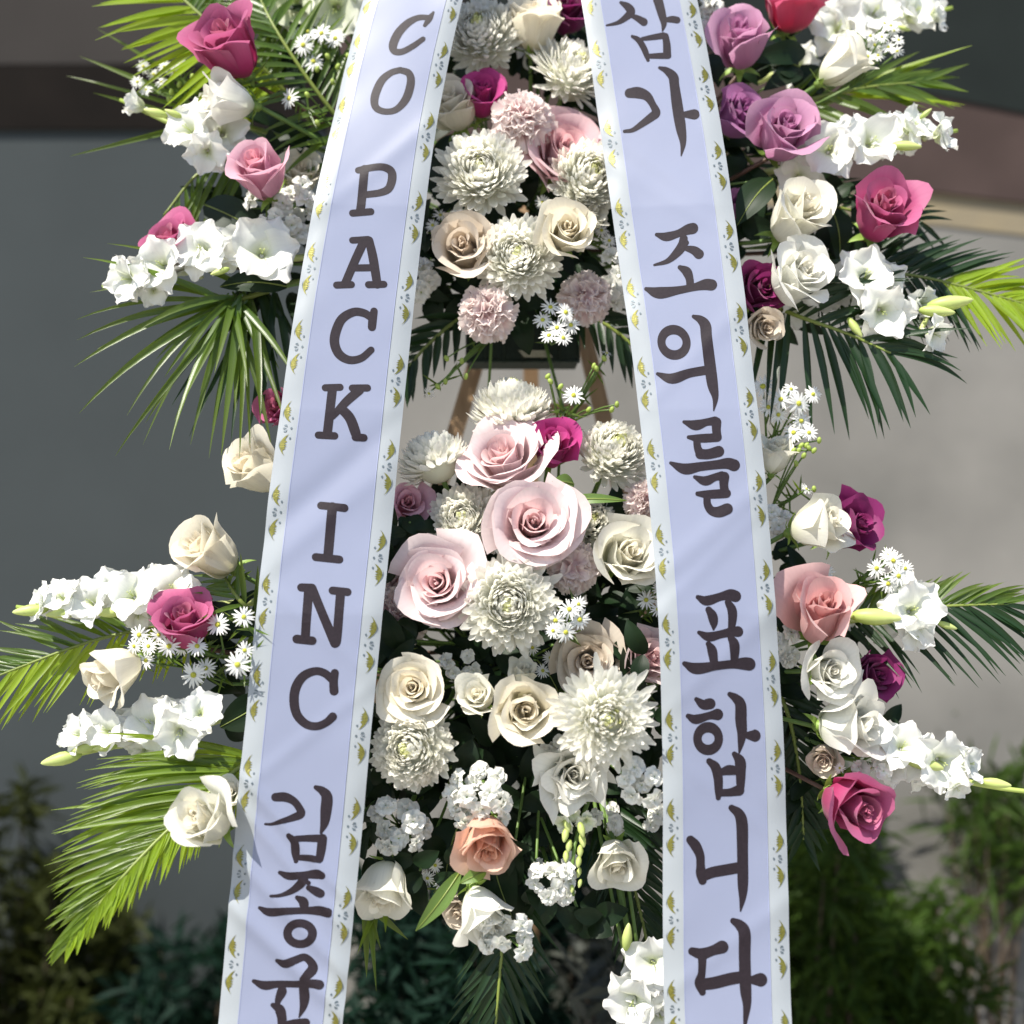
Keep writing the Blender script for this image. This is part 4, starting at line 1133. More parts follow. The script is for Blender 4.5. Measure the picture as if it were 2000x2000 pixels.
# ------------------------------------------------------------------ leaves
SP = "leafy sprigs filling the gaps between the flowers"  # added filler sprigs, near-black to stand in for shade between the flowers
k = 0
for (x, y) in [(900, 130), (1060, 200), (1000, 330), (870, 420), (1150, 470), (980, 560), (1080, 560), (900, 560), (1180, 260), (800, 560), (1050, 100), (960, 480), (1100, 380), (860, 330), (920, 20), (1080, 60), (1150, 150), (830, 480), (1190, 430)]:
    k += 1
    sprig(x, y, .155, 7, 110, "dark green leaves in deep shade between the flowers of the upper spray", "leafy sprigs deep in the upper spray", 100 + k)
for (x, y) in [(820, 1080), (900, 1260), (1080, 1260), (1180, 1180), (820, 1230), (960, 1340), (1090, 1440), (900, 1440), (1010, 1480), (1220, 1230), (780, 1540), (860, 1560), (1000, 1600), (1120, 1620), (1220, 1580), (780, 1440), (1240, 1400), (1060, 1660), (900, 1660), (1180, 1480), (1010, 1230), (1150, 1060), (800, 1060), (850, 1010), (960, 1090), (1060, 1110), (1120, 1060), (1190, 1100), (900, 1140), (770, 1100), (960, 980), (1180, 1140), (1240, 1320), (720, 1560), (730, 1480), (760, 1660), (1150, 1560), (960, 1560), (840, 1480), (1250, 1470)]:
    k += 1
    sprig(x, y, .15, 7, 110, "dark green leaves in deep shade between the flowers of the lower spray", "leafy sprigs deep in the lower spray", 200 + k)
for (x, y) in [(1440, 300), (1500, 480), (1450, 420), (1560, 330), (1620, 480), (1420, 130), (1540, 120), (1480, 620), (1640, 440)]:
    k += 1
    sprig(x, y, .15, 6, 90, "dark leaves behind the roses right of the right ribbon in the upper spray", "leafy sprigs at the right of the upper spray", 300 + k)
for (x, y) in [(590, 330), (560, 420), (480, 440), (600, 120), (560, 260), (500, 560), (600, 560), (660, 60)]:
    k += 1
    sprig(x, y, .15, 6, 80, "dark leaves behind the flowers left of the left ribbon in the upper spray", "leafy sprigs at the left of the upper spray", 400 + k)
for (x, y) in [(1530, 1180), (1540, 1340), (1560, 1420), (1640, 1260), (1540, 1120), (1570, 1540), (470, 1240), (420, 1260), (470, 1330), (480, 1420), (1690, 1450)]:
    k += 1
    sprig(x, y, .14, 6, 70, "small dark leaves just outside the ribbons in the lower spray", "leafy sprigs at the sides of the lower spray", 500 + k, 38, 75)
broad_leaf((1510, 350), (1440, 440), 70, .075, "round dark green leaf left of the ivory rose beside the right ribbon")
broad_leaf((1440, 1400), (1530, 1520), 90, .12, "large dark leaf beside the right ribbon below the greenish white rose")
broad_leaf((1560, 130), (1500, 120), 80, .13, "dark leaf between the mauve rose and the coral rose")
broad_leaf((500, 1240), (405, 1175), 44, .07, "dark green oval leaf right of the flat magenta rose")
broad_leaf((520, 1370), (430, 1420), 70, .07, "dark round leaf at the stem end of the lower left gladiolus")
broad_leaf((560, 560), (430, 560), 60, .085, "dark green leaf under the upper left gladiolus by the ribbon")
broad_leaf((900, 1700), (812, 1818), 34, .05, "long pale green leaf pointing down left of the white rosebud", 'leafl')
broad_leaf((960, 1650), (1000, 1790), 90, .085, "wide dark green leaf under the peach rose", cup=.15)
broad_leaf((900, 1600), (870, 1720), 100, .10, "dark glossy leaf left of the peach rose", cup=.15)
broad_leaf((950, 1700), (898, 1725), 26, .035, "small bright yellow-green leaf above the white rosebud", 'leafl')
broad_leaf((1090, 980), (1225, 978), 20, .05, "narrow light green leaf pointing right at the small pink carnation", 'leafl')
broad_leaf((1120, 945), (1078, 940), 30, .04, "small light green leaf under the magenta rosebud", 'leafl')
broad_leaf((1050, 1290), (1090, 1350), 80, .10, "dark leaf between the big chrysanthemum and the beige rose")
broad_leaf((930, 1340), (900, 1300), 60, .11, "olive leaf between the two cream roses of the lower spray")
broad_leaf((510, 1150), (405, 1235), 22, .10, "thin dark leaf behind the flat magenta rose")
broad_leaf((400, 400), (520, 460), 80, .12, "dark green leaf behind the upper left gladiolus and deep pink rose")
broad_leaf((1620, 400), (1640, 520), 60, .12, "dark leaf between the ivory rose and the purple pink rose")

# ------------------------------------------------------------------ roses
R = rose
# upper left
R(450, 92, 128, (-.35, .55, .8), 'bud', 'rosepink', .03, "large rose pink rosebud at top left with lighter upper petals", squash=.92)
R(442, 198, 100, (-.9, .05, .45), 'bud', 'white', .04, "white rosebud lying sideways under the large rose pink rosebud")
R(507, 335, 112, (-.15, .5, .8), 'bud', 'pink', .04, "mauve pink rosebud near the left ribbon above white stock flowers", squash=1.05)
R(335, 478, 108, (-.25, .55, .6), 'half', 'rosepink', .08, "deep pink rose half hidden behind the upper left gladiolus", squash=.8)
R(585, 345, 90, (.2, .4, .8), 'half', 'cream', .13, "cream rose in shade hidden behind the left ribbon")
# upper centre
R(1040, 48, 104, (.05, .8, .55), 'half', 'cream', .09, "cream rose at the top between chrysanthemums and crimson rose")
R(1048, 110, 60, (0, -.5, .9), 'half', 'white', .14, "small white rose under the cream rose at the top")
R(1110, 25, 92, (.1, .4, .9), 'half', 'plum', .12, "dark crimson rose at the top beside the right ribbon")
R(885, 212, 105, (-.3, .55, .75), 'half', 'cream', .085, "cream rose with swirled petals beside the left ribbon below the top chrysanthemum")
R(940, 192, 84, (.05, .55, .8), 'bud', 'magenta', .085, "bright magenta rosebud in the upper spray between cream rose and carnation", squash=1.05)
R(1098, 305, 168, (.25, .35, .9), 'open', 'softpink', .10, "large soft pink garden rose between two chrysanthemums of the upper spray")
R(908, 488, 118, (-.15, .2, 1), 'half', 'beige', .06, "pale beige rose left of the low chrysanthemum in the upper spray")
R(1108, 455, 105, (.05, .25, 1), 'half', 'cream', .03, "yellowish cream rose right of the low chrysanthemum in the upper spray")
R(1140, 425, 84, (.5, .5, .7), 'half', 'ivory', .09, "ivory rose tucked behind the yellowish cream rose by the right ribbon")
# upper right
R(1446, 82, 114, (-.1, .5, .8), 'bud', 'mauve', .075, "dusty mauve rose at top beside the right ribbon")
R(1545, 12, 122, (.05, .7, .6), 'half', 'coral', .10, "coral red rose at the top edge right of the mauve rose")
R(1648, 122, 92, (.75, .6, .3), 'bud', 'ivory', .06, "white rosebud pointing up right beside a creamy aster spike")
R(1440, 225, 92, (.35, .3, .9), 'half', 'violet', .10, "violet rose partly behind the right ribbon")
R(1528, 262, 132, (.15, .35, .85), 'half', 'mauve', .05, "large mauve rose in the upper right beside the white gladiolus")
R(1448, 405, 60, (.3, .2, .8), 'bud', 'violet', .13, "lavender rose petal peeking from behind the right ribbon by a round leaf")
R(1556, 420, 116, (.35, .4, .8), 'bud', 'ivory', .05, "ivory rose above the white rose at the right of the right ribbon")
R(1720, 415, 124, (.1, .42, .85), 'bud', 'rosepink', .06, "purple pink rosebud standing at the right under the gladiolus", squash=.95)
R(1556, 540, 120, (.4, .3, .85), 'half', 'white', .045, "white rose with fallen outer petals beside the blue shaded gladiolus")
R(1482, 568, 96, (.3, .2, .9), 'half', 'plum', .075, "plum rose tucked between right ribbon and white rose")
R(1490, 640, 72, (.2, -.1, .9), 'half', 'beige', .075, "small beige rose under the plum rose at the right ribbon edge")
# lower centre
R(985, 905, 165, (-.25, .65, .75), 'open', 'blush', .07, "large pale pink rose tilted upward below the side-on chrysanthemum")
R(1078, 872, 92, (.1, .5, .8), 'bud', 'magenta', .08, "magenta rosebud right of the upward tilted pale pink rose")
R(795, 985, 80, (.2, .2, .9), 'bud', 'pink', .10, "small dusty pink rose beside the left ribbon in the lower spray")
R(1040, 1025, 172, (.08, .22, 1), 'open', 'blush', .035, "large pale pink rose facing forward at the heart of the lower spray")
R(1222, 1085, 128, (.25, .25, .9), 'half', 'ivory', .055, "ivory rose beside the right ribbon right of the pink rose")
R(858, 1142, 166, (-.15, .2, 1), 'open', 'blush', .045, "large pale pink rose left of the big chrysanthemum in the lower spray")
R(1150, 1292, 135, (-.1, .1, 1), 'open', 'beige', .085, "beige garden rose with tight folded petals in the lower spray")
R(1262, 1290, 110, (.4, .3, .8), 'half', 'blush', .09, "soft pink rose half behind the right ribbon")
R(808, 1345, 128, (-.05, .2, 1), 'open', 'cream', .03, "open cream rose above the left lower chrysanthemum")
R(936, 1362, 76, (-.25, .45, .85), 'half', 'ivory', .04, "small ivory rose between two cream roses of the lower spray")
R(1025, 1388, 122, (.05, .15, 1), 'half', 'cream', .025, "cream rose with peach heart at the centre of the lower spray")
R(1022, 1318, 50, (.1, .8, .5), 'bud', 'ivory', .06, "tiny ivory bloom just above the cream rose with peach heart")
R(1118, 1512, 138, (.1, .1, 1), 'open', 'white', .045, "loose ruffled white rose under the lower right chrysanthemum", ruff=2.6)
R(955, 1642, 112, (.05, -.35, .8), 'half', 'peach', .03, "peach rose nodding under the white stock flowers")
R(752, 1730, 112, (-.1, -.75, .6), 'half', 'ivory', .055, "ivory rose hanging head down beside the left ribbon", squash=1.1)
R(1205, 1680, 98, (.05, -.4, .85), 'half', 'ivory', .07, "small ivory rose low beside the right ribbon")
R(945, 1782, 110, (.35, -.6, .6), 'bud', 'white', .045, "drooping white rosebud at the bottom of the spray")
R(905, 1770, 66, (-.4, -.4, .7), 'half', 'beige', .09, "beige rose half hidden behind the drooping white rosebud")
# lower left
R(500, 915, 108, (-.6, .5, .55), 'bud', 'cream', .085, "cream rose half hidden behind the left ribbon against the dark wall")
R(548, 800, 74, (-.4, .3, .75), 'bud', 'rosepink', .10, "pink rose sliver showing at the left edge of the left ribbon")
R(408, 1078, 114, (-.55, .5, .65), 'bud', 'cream', .06, "round cream rose standing alone against the dark wall")
R(362, 1218, 122, (-.05, .75, .6), 'half', 'rosepink', .05, "flat magenta pink rose among small asters at lower left", squash=.75)
R(222, 1312, 108, (-.6, -.35, .6), 'bud', 'cream', .05, "cream rose at far left below the gladiolus")
R(402, 1602, 116, (-.3, .35, .8), 'bud', 'ivory', -.006, "ivory rose in front of the large sunlit palm frond")
R(448, 1552, 56, (.1, .5, .8), 'half', 'ivory', .03, "small ivory bloom between the left ribbon and an ivory rose")
# lower right
R(1515, 890, 72, (.15, .85, .35), 'bud', 'ivory', .10, "slim ivory rosebud beside the right ribbon under small asters")
R(1598, 1025, 104, (.75, .25, .55), 'bud', 'ivory', .055, "white rose turned right in front of a plum rose")
R(1655, 1030, 112, (.5, .3, .8), 'bud', 'plum', .10, "dark plum rose behind the right-turned white rose")
R(1604, 1200, 134, (.0, .55, .8), 'bud', 'salmon', .045, "salmon pink rose with folded petals beside the right ribbon", squash=1.1)
R(1616, 1310, 112, (.25, .1, 1), 'half', 'white', .05, "round white rose under the salmon rose")
R(1700, 1320, 92, (.4, .2, .85), 'half', 'plum', .09, "plum rose right of the round white rose")
R(1662, 1418, 122, (.65, .1, .65), 'bud', 'white', .055, "greenish white rose with large outer petals under the plum rose", squash=.85)
R(1610, 1478, 62, (-.3, -.3, .8), 'half', 'beige', .09, "wilted beige bloom above the purple pink rose at lower right")
R(1664, 1570, 132, (.3, -.1, .8), 'bud', 'rosepink', .05, "purple pink rose at lower right in front of the green shrub")

# ------------------------------------------------------------------ chrysanthemums
mum(938, 62, 172, (-.15, .35, .95), 'ball', .075, "white chrysanthemum at the top beside the left ribbon")
mum(1118, 140, 178, (.35, .6, .6), 'spider', .095, "white chrysanthemum with long loose petals at the top beside the right ribbon")
mum(940, 340, 196, (-.05, .3, 1), 'flat', .05, "large white chrysanthemum in the middle of the upper spray")
mum(1150, 345, 178, (.25, .25, 1), 'ball', .075, "white chrysanthemum touching the right ribbon in the upper spray")
mum(1010, 502, 182, (0, .12, 1), 'flat', .05, "white chrysanthemum with green heart low in the upper spray")
mum(1005, 790, 180, (.03, .97, .12), 'ball', .10, "white chrysanthemum seen side-on in front of the easel")
mum(848, 892, 165, (-.3, .75, -.15), 'ball', .085, "greyish white chrysanthemum turned away beside the left ribbon")
mum(1198, 880, 162, (.25, .55, .75), 'ball', .085, "white chrysanthemum beside the right ribbon above the small carnation")
mum(905, 1018, 168, (-.1, .3, .9), 'flat', .085, "white chrysanthemum behind the forward facing pale pink rose")
mum(1150, 1020, 125, (.3, .3, .9), 'ball', .12, "small white chrysanthemum between pink rose and ivory rose")
mum(992, 1182, 212, (.02, .08, 1), 'flat', .03, "biggest white chrysanthemum with yellow-green heart in the lower spray")
mum(800, 1462, 186, (-.2, .1, 1), 'ball', .03, "white chrysanthemum beside the left ribbon in the lower spray")
mum(1184, 1405, 212, (.05, .1, 1), 'spider', -.012, "white chrysanthemum with pointed petals beside the right ribbon in the lower spray")

# ------------------------------------------------------------------ carnations
carnation(1020, 228, 120, (-.05, .3, .95), .055, "pale pink carnation above the soft pink garden rose")
carnation(950, 612, 114, (-.1, -.05, 1), .06, "pale pink carnation at the lowest left of the upper spray")
carnation(1145, 580, 104, (.1, 0, 1), .085, "pale pink carnation beside the right ribbon above white asters")
carnation(1262, 975, 84, (.2, .3, .9), .085, "small pale pink carnation half behind the right ribbon")
carnation(1122, 1108, 104, (.1, .05, .95), .06, "mauve pink carnation under the forward facing pink rose")
carnation(762, 1212, 124, (-.1, .2, .95), .095, "dusty pink carnation half behind the left ribbon")
carnation(296, 492, 52, (-.7, .2, .6), .07, "small deep pink carnation with fringed edge by the deep pink rose", 'carnd')
carnation(768, 1130, 80, (-.1, .4, .9), .12, "shaded pink carnation tucked behind the left pink rose")

# ------------------------------------------------------------------ gladioli
gladiolus([(365, 250, 120, (-.3, .2, .9)), (432, 255, 120, (.1, .1, 1), .02), (405, 300, 90, (.1, -.5, .8)), (265, 205, 70, (-.8, .2, .4), .03, .5)],
          [(235, 195, .03), (320, 235, .02), (440, 290, .03), (600, 380, .06)], [(305, 220, 50, (-.9, -.2)), (340, 222, 40, (-.8, -.3))], "white gladiolus at upper left under the sideways white rosebud", .055, 11)
gladiolus([(245, 545, 105, (-.5, -.1, .8)), (312, 515, 118, (-.3, .1, .9)), (392, 485, 125, (-.15, .2, 1)), (512, 492, 150, (.2, .1, 1), .01), (300, 570, 70, (.2, -.5, .8), .02)],
          [(200, 560, .02), (300, 545, .02), (420, 520, .03), (620, 500, .06)], [(430, 530, 40, (-.8, .3))], "long white gladiolus at left of the upper spray above the dark palm", .05, 12)
gladiolus([(1620, 290, 135, (-.1, .05, 1)), (1705, 275, 130, (.25, .2, .95)), (1785, 245, 95, (.5, .4, .7)), (1845, 262, 90, (.8, .1, .5)), (1560, 345, 105, (-.2, -.2, .9), .03)],
          [(1870, 255, .02), (1780, 270, .02), (1680, 295, .03), (1480, 340, .06)], [(1770, 285, 60, (.95, .1)), (1808, 222, 30, (.7, -.6))], "bright white gladiolus at upper right beside the large mauve rose", .065, 13)
gladiolus([(1640, 50, 135, (-.1, .2, .95)), (1710, 20, 130, (.2, .3, .9)), (1790, 20, 110, (.5, .3, .8)), (1835, 25, 80, (.8, .2, .5)), (1560, 130, 110, (-.2, -.1, .9), .05)],
          [(1860, 15, .02), (1760, 40, .02), (1650, 80, .03), (1480, 160, .08)], [(1765, 55, 30, (.7, .3))], "shaded white gladiolus at the top right corner", .14, 14)
gladiolus([(1692, 535, 140, (.05, .35, .9)), (1725, 610, 125, (.1, -.35, .95), -.005), (1630, 560, 105, (-.2, -.1, .9), .035), (1808, 592, 80, (.5, -.1, .8), .02), (1830, 655, 84, (.6, -.4, .6)), (1560, 605, 90, (-.1, -.6, .7), .03)],
          [(1900, 600, .02), (1800, 600, .02), (1690, 590, .03), (1480, 560, .06)], [(1855, 592, 90, (.97, -.12)), (1670, 640, 50, (.3, .5)), (1830, 608, 70, (.95, .1))], "bluish shaded white gladiolus beside the white rose at right", .07, 15)
gladiolus([(75, 1180, 72, (-.7, .2, .6)), (118, 1165, 90, (-.3, .5, .8)), (175, 1175, 105, (-.2, .3, .9)), (255, 1160, 118, (-.1, .35, .9)), (335, 1148, 110, (.1, .5, .8), .01), (270, 1205, 70, (.1, -.5, .8), .02)],
          [(32, 1185, .02), (140, 1198, .02), (270, 1190, .02), (520, 1175, .06)], [(60, 1192, 70, (-.97, .1)), (120, 1198, 60, (-.95, .1)), (215, 1196, 62, (-.95, .05))], "white gladiolus pointing left at the top of the lower left spray", .065, 16)
gladiolus([(145, 1435, 80, (-.5, .3, .7)), (205, 1425, 100, (-.2, .4, .9)), (290, 1410, 120, (-.1, .4, .9)), (350, 1432, 112, (.1, -.1, 1), -.03), (392, 1390, 95, (.2, .5, .8), -.06), (282, 1470, 70, (0, -.5, .8), .02)],
          [(85, 1490, .02), (200, 1462, .02), (320, 1440, .02), (540, 1370, .06)], [(120, 1482, 80, (-.96, .2)), (165, 1462, 56, (-.95, .2)), (205, 1460, 48, (-.9, .1)), (270, 1442, 48, (-.9, .1)), (385, 1425, 60, (-.8, .4))], "white gladiolus with green buds above the large sunlit palm frond", .055, 17)
gladiolus([(1785, 1190, 130, (.15, .25, .95)), (1760, 1150, 80, (-.3, .5, .7), .02), (1790, 1240, 84, (.1, -.6, .8)), (1650, 1205, 60, (0, .2, .9), .05)],
          [(1830, 1185, .02), (1740, 1200, .02), (1640, 1215, .03), (1480, 1230, .06)], [(1710, 1205, 100, (.97, .05)), (1850, 1222, 40, (.9, .3))], "bluish shaded white gladiolus at right beyond the salmon rose", .07, 18)
gladiolus([(1765, 1455, 110, (.1, .5, .8)), (1842, 1490, 125, (.2, -.15, .95)), (1895, 1492, 90, (.7, .2, .6)), (1740, 1500, 80, (-.1, -.2, .9), .02), (1870, 1540, 70, (.3, -.6, .6))],
          [(2060, 1552, 0), (1930, 1535, .01), (1800, 1500, .02), (1560, 1400, .06)], [(1802, 1490, 84, (.95, .25)), (1945, 1530, 60, (.96, .12))], "white gladiolus at lower right with a long green stem leaving the frame", .055, 19)
gladiolus([(1275, 1880, 118, (-.1, .2, .95)), (1235, 1958, 130, (-.2, -.1, .95), .005), (1290, 1985, 100, (.1, -.2, .9), .01)],
          [(1260, 2080, .02), (1255, 1960, .02), (1245, 1860, .02), (1150, 1600, .06)], [(1225, 1830, 60, (.1, -1))], "white gladiolus hanging at the bottom beside the right ribbon", .085, 20)

# lily peeping at the top left
ly = thing("lily", PO(650, 40, .12), "greenish white lily at the top edge beside the left ribbon", "lily")
rsl = np.random.RandomState(5)
for cx, cy, ax in ((655, 20, (-.1, -.5, .8)), (575, 5, (-.3, -.3, .8))):
    glad_floret(ly, PO(cx, cy, .12), axis_of(ax), 62 * 1.75 / F, rsl, M['lily'])
stem_to_core(ly, PO(650, 10, .15), axis_of((0, .3, .5)), 650, 40, M['stem'])

# ------------------------------------------------------------------ stock flowers
def cl(cx, cy, w, h, n, seed):
    rs = np.random.RandomState(seed); out = []
    while len(out) < n:
        x, y = cx + rs.uniform(-w, w) / 2, cy + rs.uniform(-h, h) / 2
        if all((x - a) ** 2 + (y - b) ** 2 > (22 if n > 6 else 26) ** 2 for a, b in out) or rs.rand() < .01: out.append((x, y))
    return out
stock(cl(548, 405, 110, 90, 9, 1), "white stock flowers beside the left ribbon under the mauve pink rosebud", .085)
stock([(825, 520), (838, 550), (822, 570)], "few white stock florets right of the left ribbon in the upper spray", .10)
stock([(1195, 500), (1210, 535), (1192, 560), (1205, 590)], "white stock florets at the left edge of the right ribbon beside a carnation", .10)
stock(cl(935, 1555, 110, 120, 13, 3), "white stock flowers directly above the peach rose", .035)
stock(cl(785, 1612, 95, 90, 9, 4), "white stock flowers above the hanging ivory rose by the left ribbon", .06)
stock(cl(1250, 1525, 56, 80, 6, 5), "white stock florets in shade at the left edge of the right ribbon low down", .0)
stock(cl(1080, 1735, 85, 70, 8, 6), "white stock flowers right of the drooping white rosebud", .05, size=38)
stock(cl(985, 1828, 80, 62, 8, 7), "white stock flowers at the very bottom tip of the lower spray", .035, size=38)
stock(cl(1085, 1695, 60, 40, 4, 8), "few shaded white stock florets above the bottom stock flowers", .08, size=36)
stock(cl(1388, 35, 36, 70, 5, 9), "greyish white stock flowers at top behind the right ribbon edge", .10)
stock(cl(1535, 1265, 36, 60, 4, 10), "white stock florets between right ribbon and salmon rose", .085, size=38)
stock(cl(1520, 1030, 40, 60, 4, 11), "pale stock florets in shade between right ribbon and white rose", .10, size=36)
stock(cl(1700, 1490, 60, 40, 5, 12), "small white stock florets between greenish white rose and gladiolus", .07, size=32)
stock(cl(600, 435, 40, 60, 4, 13), "white stock florets touching the left ribbon under the cream rose", .10)
stock([(1270, 1610), (1285, 1590)], "two white stock florets at the right ribbon edge beside the low ivory rose", .10, size=38)

stock(cl(900, 1300, 60, 40, 5, 21), "small white stock florets between the big chrysanthemum and the open cream rose", .085, size=32)
stock(cl(1080, 1465, 44, 40, 4, 22), "small white stock florets left of the ruffled white rose", .10, size=30)
stock(cl(865, 1480, 40, 40, 4, 23), "small white stock florets right of the lower left chrysanthemum", .10, size=30)
stock(cl(1180, 1600, 44, 40, 4, 24), "small white stock florets above the low ivory rose by the right ribbon", .10, size=30)
aster([(1060, 1310), (1040, 1265), (1075, 1285)], "little white asters under the biggest chrysanthemum", .09, 34)
aster([(850, 1690), (835, 1715), (862, 1725)], "little white asters between hanging ivory rose and beige rose", .08, 34)
aster([(1190, 470), (1175, 450), (1060, 395)], "little white asters under the chrysanthemum touching the right ribbon", .11, 32)
aster([(860, 420), (845, 440), (880, 432)], "little white asters above the pale beige rose", .10, 32)

# snapdragon with pale green buds
sn = thing("snapdragon", PO(1120, 1600, .07), "pale green snapdragon spike hanging under the ruffled white rose", "snapdragon")
pth = [PO(1150, 1560, .09), PO(1125, 1640, .06), PO(1118, 1700, .055), PO(1120, 1750, .055)]
v, f, uv = tube(catmull(pth, 6), [.0026, .0014], 6)
part(sn, "stem", v, f, M['stem'], uv)
rsn = np.random.RandomState(77)
for i in range(13):
    y = 1610 + i * 10.5; x = 1122 + (14 if i % 2 else -14) * (1.3 - i / 14) + rsn.uniform(-5, 5)
    L = (24 - i * 1.0) / 2 * 1.55 / F * 1.35
    v, f = ellipsoid(PO(x, y, .05 + rsn.uniform(-.01, .01)), nrm((rsn.uniform(-.4, .4), -.4, -.9)), L, L * .5, 8, 6, .3)
    part(sn, "bud", v, f, M['bud'], [(0, j / 6) for j in range(7) for k_ in range(8)])
rsq = np.random.RandomState(78)
for (x, y, s_) in ((1100, 1610, 44), (1145, 1605, 44), (1118, 1590, 40)):
    glad_floret(sn, PO(x, y, .055), axis_of((rsq.uniform(-.4, .4), -.4, .8)), s_ / 2 * 1.55 / F, rsq, M['lily'])

# bundle of bare stems
bs = thing("stem_bundle", PO(1210, 1700, .11), "bundle of bare green stems hanging beside the right ribbon", "stems")
for i, (xa, xb, xc, yc) in enumerate([(1160, 1190, 1222, 1872), (1172, 1214, 1236, 1858), (1190, 1216, 1232, 1880), (1200, 1230, 1244, 1846), (1182, 1200, 1240, 1868)]):
    a = PO(xa, 1560, .125); b = PO(xb, 1740, .10 + .005 * (i % 3)); c = PO(xc, yc, .10)
    v, f, uv = tube(bez(a, b, c, 8), [.0022 + .0003 * (i % 3)], 6)
    part(bs, "stem", v, f, M['stem'], uv)

# ------------------------------------------------------------------ aster sprays
aster([(600, 62), (628, 65), (592, 88), (612, 120), (655, 75), (580, 70, 38)], "cluster of small white asters at top left of the left ribbon", .09, 46, buds=[(640, 110), (620, 135), (660, 130), (650, 160), (680, 110)])
aster([(565, 192, 46, (-.5, .1, .8))], "single white aster in front of the dark palm at upper left", .06, 46, (640, 240), buds=[(600, 185), (620, 240)])
aster([(280, 130), (300, 145), (268, 160), (320, 130), (340, 140), (315, 160), (285, 175), (355, 125)], "small white aster cluster left of the large rose pink rosebud", .11, 30, (380, 190), buds=[(335, 180), (330, 195), (350, 165), (375, 150)])
aster([(1745, 60), (1722, 72), (1755, 78), (1735, 92), (1708, 88), (1715, 108), (1695, 110), (1740, 50), (1728, 45), (1752, 100), (1700, 70)], "creamy aster spike above the white rosebud at upper right", .06, 30, (1660, 170))
aster([(1075, 600), (1105, 610, 42), (1060, 625), (1088, 640), (1115, 635), (1072, 655), (1100, 660, 38)], "white asters at the lowest point of the upper spray", .07, 42)
aster([(1120, 772, 46, (.15, .25, .9))], "single white aster in front of the right easel leg", .06, 46, (1095, 850), buds=[(1095, 755), (1075, 745), (1070, 735)])
aster([(838, 768, 28, (-.5, -.6, .5))], "drooping aster stem with small buds left of the easel", .10, 28, (960, 660), buds=[(872, 700), (855, 755), (902, 705), (910, 735), (870, 745)])
aster([(1185, 690, 26, (.3, .8, .3))], "upright aster stem with closed buds beside the easel", .10, 26, (1110, 830), buds=[(1165, 720), (1180, 700), (1195, 800), (1205, 790), (1150, 800), (1160, 715)])
aster([(1085, 1212), (1112, 1190), (1132, 1210, 50), (1105, 1235), (1080, 1232, 36), (1130, 1180, 36)], "bunch of white asters right of the biggest chrysanthemum", .02, 46)
aster([(1275, 1058, 36)], "white aster at the right ribbon edge above the ivory rose", .08, 36, (1230, 1100))
aster([(1262, 1172, 44), (1288, 1150, 36), (1285, 1190, 36)], "white asters at the right ribbon edge below the ivory rose", .08, 44)
aster([(1490, 755, 54, (-.2, .3, .9)), (1560, 788, 52), (1525, 780, 46), (1588, 770, 40), (1565, 822, 46), (1550, 845), (1580, 845, 40), (1520, 810, 40), (1545, 760, 36), (1500, 795, 44)], "spray of white asters right of the right ribbon against the pale wall", .09, 46, (1500, 900), buds=[(1590, 880), (1575, 870), (1600, 860)])
aster([(1575, 955, 30, (.5, .6, .5))], "branching green aster stem with buds above the right-turned white rose", .09, 30, (1505, 1000), buds=[(1560, 880), (1570, 890), (1555, 905), (1580, 875), (1550, 880), (1565, 870), (1590, 955)])
aster([(1712, 1110), (1745, 1095), (1755, 1125), (1735, 1140), (1768, 1110, 36), (1735, 1085, 38)], "bright white asters above the shaded gladiolus at right", .075, 44)
aster([(1612, 1118, 42), (1550, 1150, 44), (1625, 1140, 36)], "white asters around the top of the salmon rose", .08, 42)
aster([(272, 1240, 46), (290, 1262, 40), (262, 1262, 36), (285, 1290, 40)], "white asters between the far left cream rose and magenta rose", .055, 44)
aster([(330, 1262, 50), (385, 1262, 46), (425, 1220, 50), (310, 1240, 36)], "white asters directly in front of the flat magenta pink rose", .03, 48)
aster([(378, 1318, 56, (-.1, -.1, 1)), (402, 1305, 44), (355, 1265, 36)], "two white asters hanging under the flat magenta pink rose", .05, 50)
aster([(464, 1298, 56, (0, 0, 1)), (476, 1205, 46), (478, 1270, 40)], "white asters with yellow hearts beside the left ribbon in the lower spray", -.015, 50)
aster([(1720, 1465, 26), (1735, 1480, 24), (1700, 1500, 24), (1640, 1500, 24)], "tiny white asters above the purple pink rose at lower right", .08, 24)
aster([(770, 1255, 26), (785, 1280, 26)], "tiny greenish asters under the dusty pink carnation", .09, 26, buds=[(800, 1270), (790, 1250)])

for i_, (x, y) in enumerate([(762, 1290), (750, 1390), (778, 1250), (700, 1600), (1230, 1290), (745, 1080), (800, 1020), (1045, 1740), (900, 1690), (760, 1500), (880, 1500), (1260, 1420), (1000, 1680), (1130, 1780), (820, 1700)]):
    sprig(x, y, .075, 6, 60, '', 'leafy sprigs close to the ribbons', 700 + i_, 44, 70)
for a_ in SPRIGS: build_sprig(*a_)

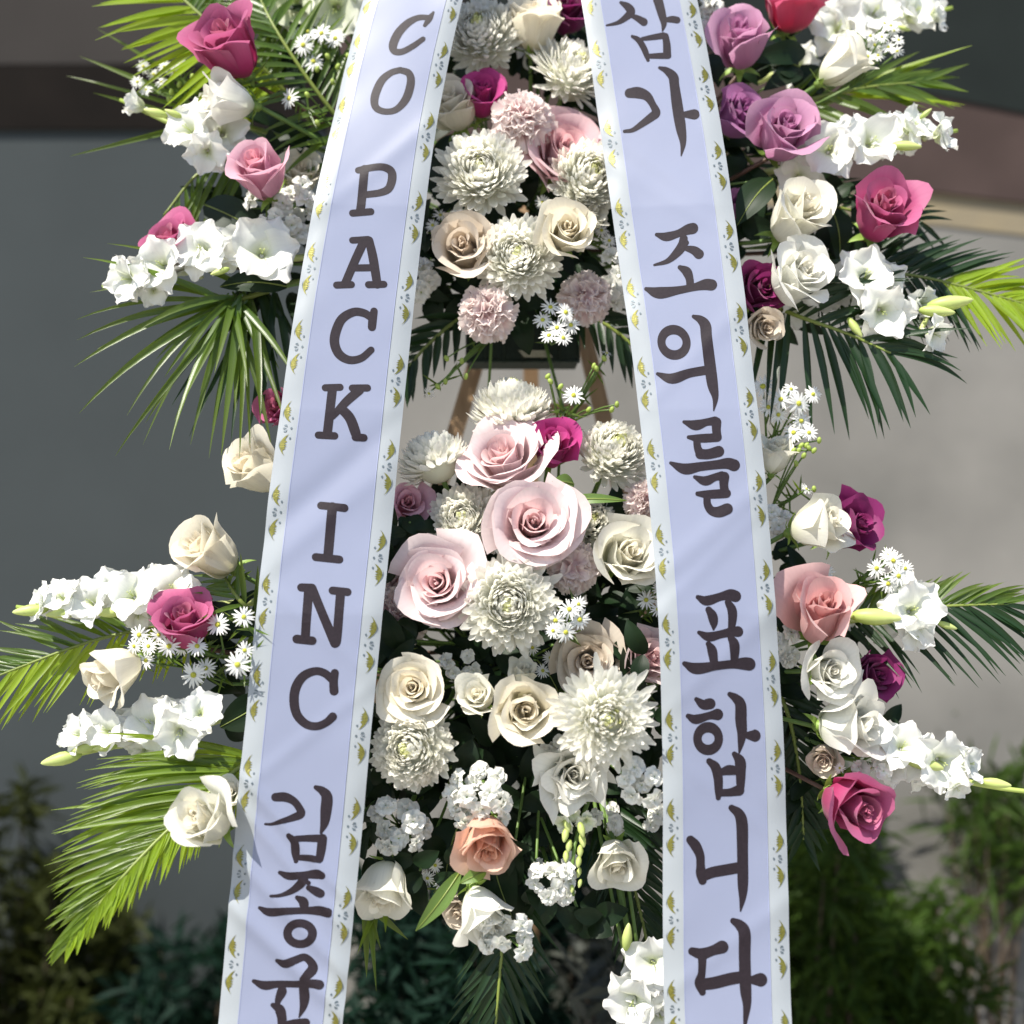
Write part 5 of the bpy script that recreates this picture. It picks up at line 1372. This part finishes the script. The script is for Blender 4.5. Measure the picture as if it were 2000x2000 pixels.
# ------------------------------------------------------------------ shrubs behind
def shrub(label, cx, cy, d, rx, ry, n, mat, seed, ll=.07, lw=.006, up=.6, name="shrub", frac=.62):
    rs = np.random.RandomState(seed)
    c = P(cx, cy, d); RX = rx * d / F; RY = ry * d / F
    base = np.array([c[0], d, 0.0])
    root = thing(name, base, label, "shrub")
    nb = 16; br = []
    for k_ in range(nb):
        t = c + np.array([rs.uniform(-.85, .85) * RX, rs.uniform(-.22, .22), rs.uniform(-.6, .95) * RY])
        b0 = base + np.array([rs.uniform(-.05, .05), rs.uniform(-.05, .05), 0])
        m = (b0 + t) / 2 + np.array([(t[0] - b0[0]) * .2, 0, 0])
        cu = bez(b0, m, t, 12); br.append(cu)
        v, f, uv = tube(cu, [.006, .0015], 5)
        part(root, "stem", v, f, M['bark'], uv)
    a = Acc()
    for k_ in range(n):
        cu = br[rs.randint(nb)]
        s = 1 - rs.uniform(0, 1) ** 1.6 * frac
        p = np.array([np.interp(s, np.linspace(0, 1, 12), cu[:, i]) for i in range(3)]) + rs.normal(0, .016, 3)
        dr = nrm(rs.normal(0, 1, 3) + np.array([0, -.2, up]))
        L = ll * rs.uniform(.6, 1.25); sd = nrm(np.cross(dr, rs.normal(0, 1, 3))) * lw * rs.uniform(.7, 1.3)
        m = p + dr * L * .55 + np.array([0, 0, -.1 * L])
        e = p + dr * L + np.array([0, 0, -.25 * L])
        a.add(np.array([p - sd * .3, p + sd * .3, m + sd, m - sd, e]), [(0, 1, 2, 3), (3, 2, 4)], [(0, 0), (1, 0), (1, .6), (0, .6), (.5, 1)])
    a.build(root, "foliage", M[mat], kind="stuff")
shrub("blurred olive shrub at the lower left corner", 70, 1780, 2.8, 170, 300, 2600, 'busho', 1)
shrub("blurred dark teal shrub low between the left palm and left ribbon", 340, 1960, 2.75, 150, 190, 1800, 'bushd', 2)
shrub("blurred dark green shrub behind the bottom centre flowers", 900, 1830, 2.35, 230, 260, 4200, 'bushd', 3)
shrub("blurred dark shrub between the bottom rosebud and the right ribbon", 1090, 1830, 2.5, 130, 230, 2400, 'bushd', 9)
shrub("blurred grey strappy plant at the bottom right of centre", 1140, 1960, 2.3, 130, 150, 900, 'bushg', 4, .12, .007)
shrub("large blurred green shrub right of the right ribbon", 1660, 1800, 2.8, 160, 300, 3400, 'bush', 5, .085, .0045)
shrub("dark blurred shrub close behind the right ribbon", 1590, 1760, 2.5, 110, 230, 1800, 'bush', 6, .08, .005)
shrub("blurred green branch at the right edge beyond the gladiolus", 1955, 1560, 2.85, 100, 120, 700, 'bush', 7, .085, .0045, frac=.28)
shrub("low spreading blurred shrub at the lower right", 1740, 1900, 2.7, 190, 170, 2200, 'bush', 10, .09, .005)
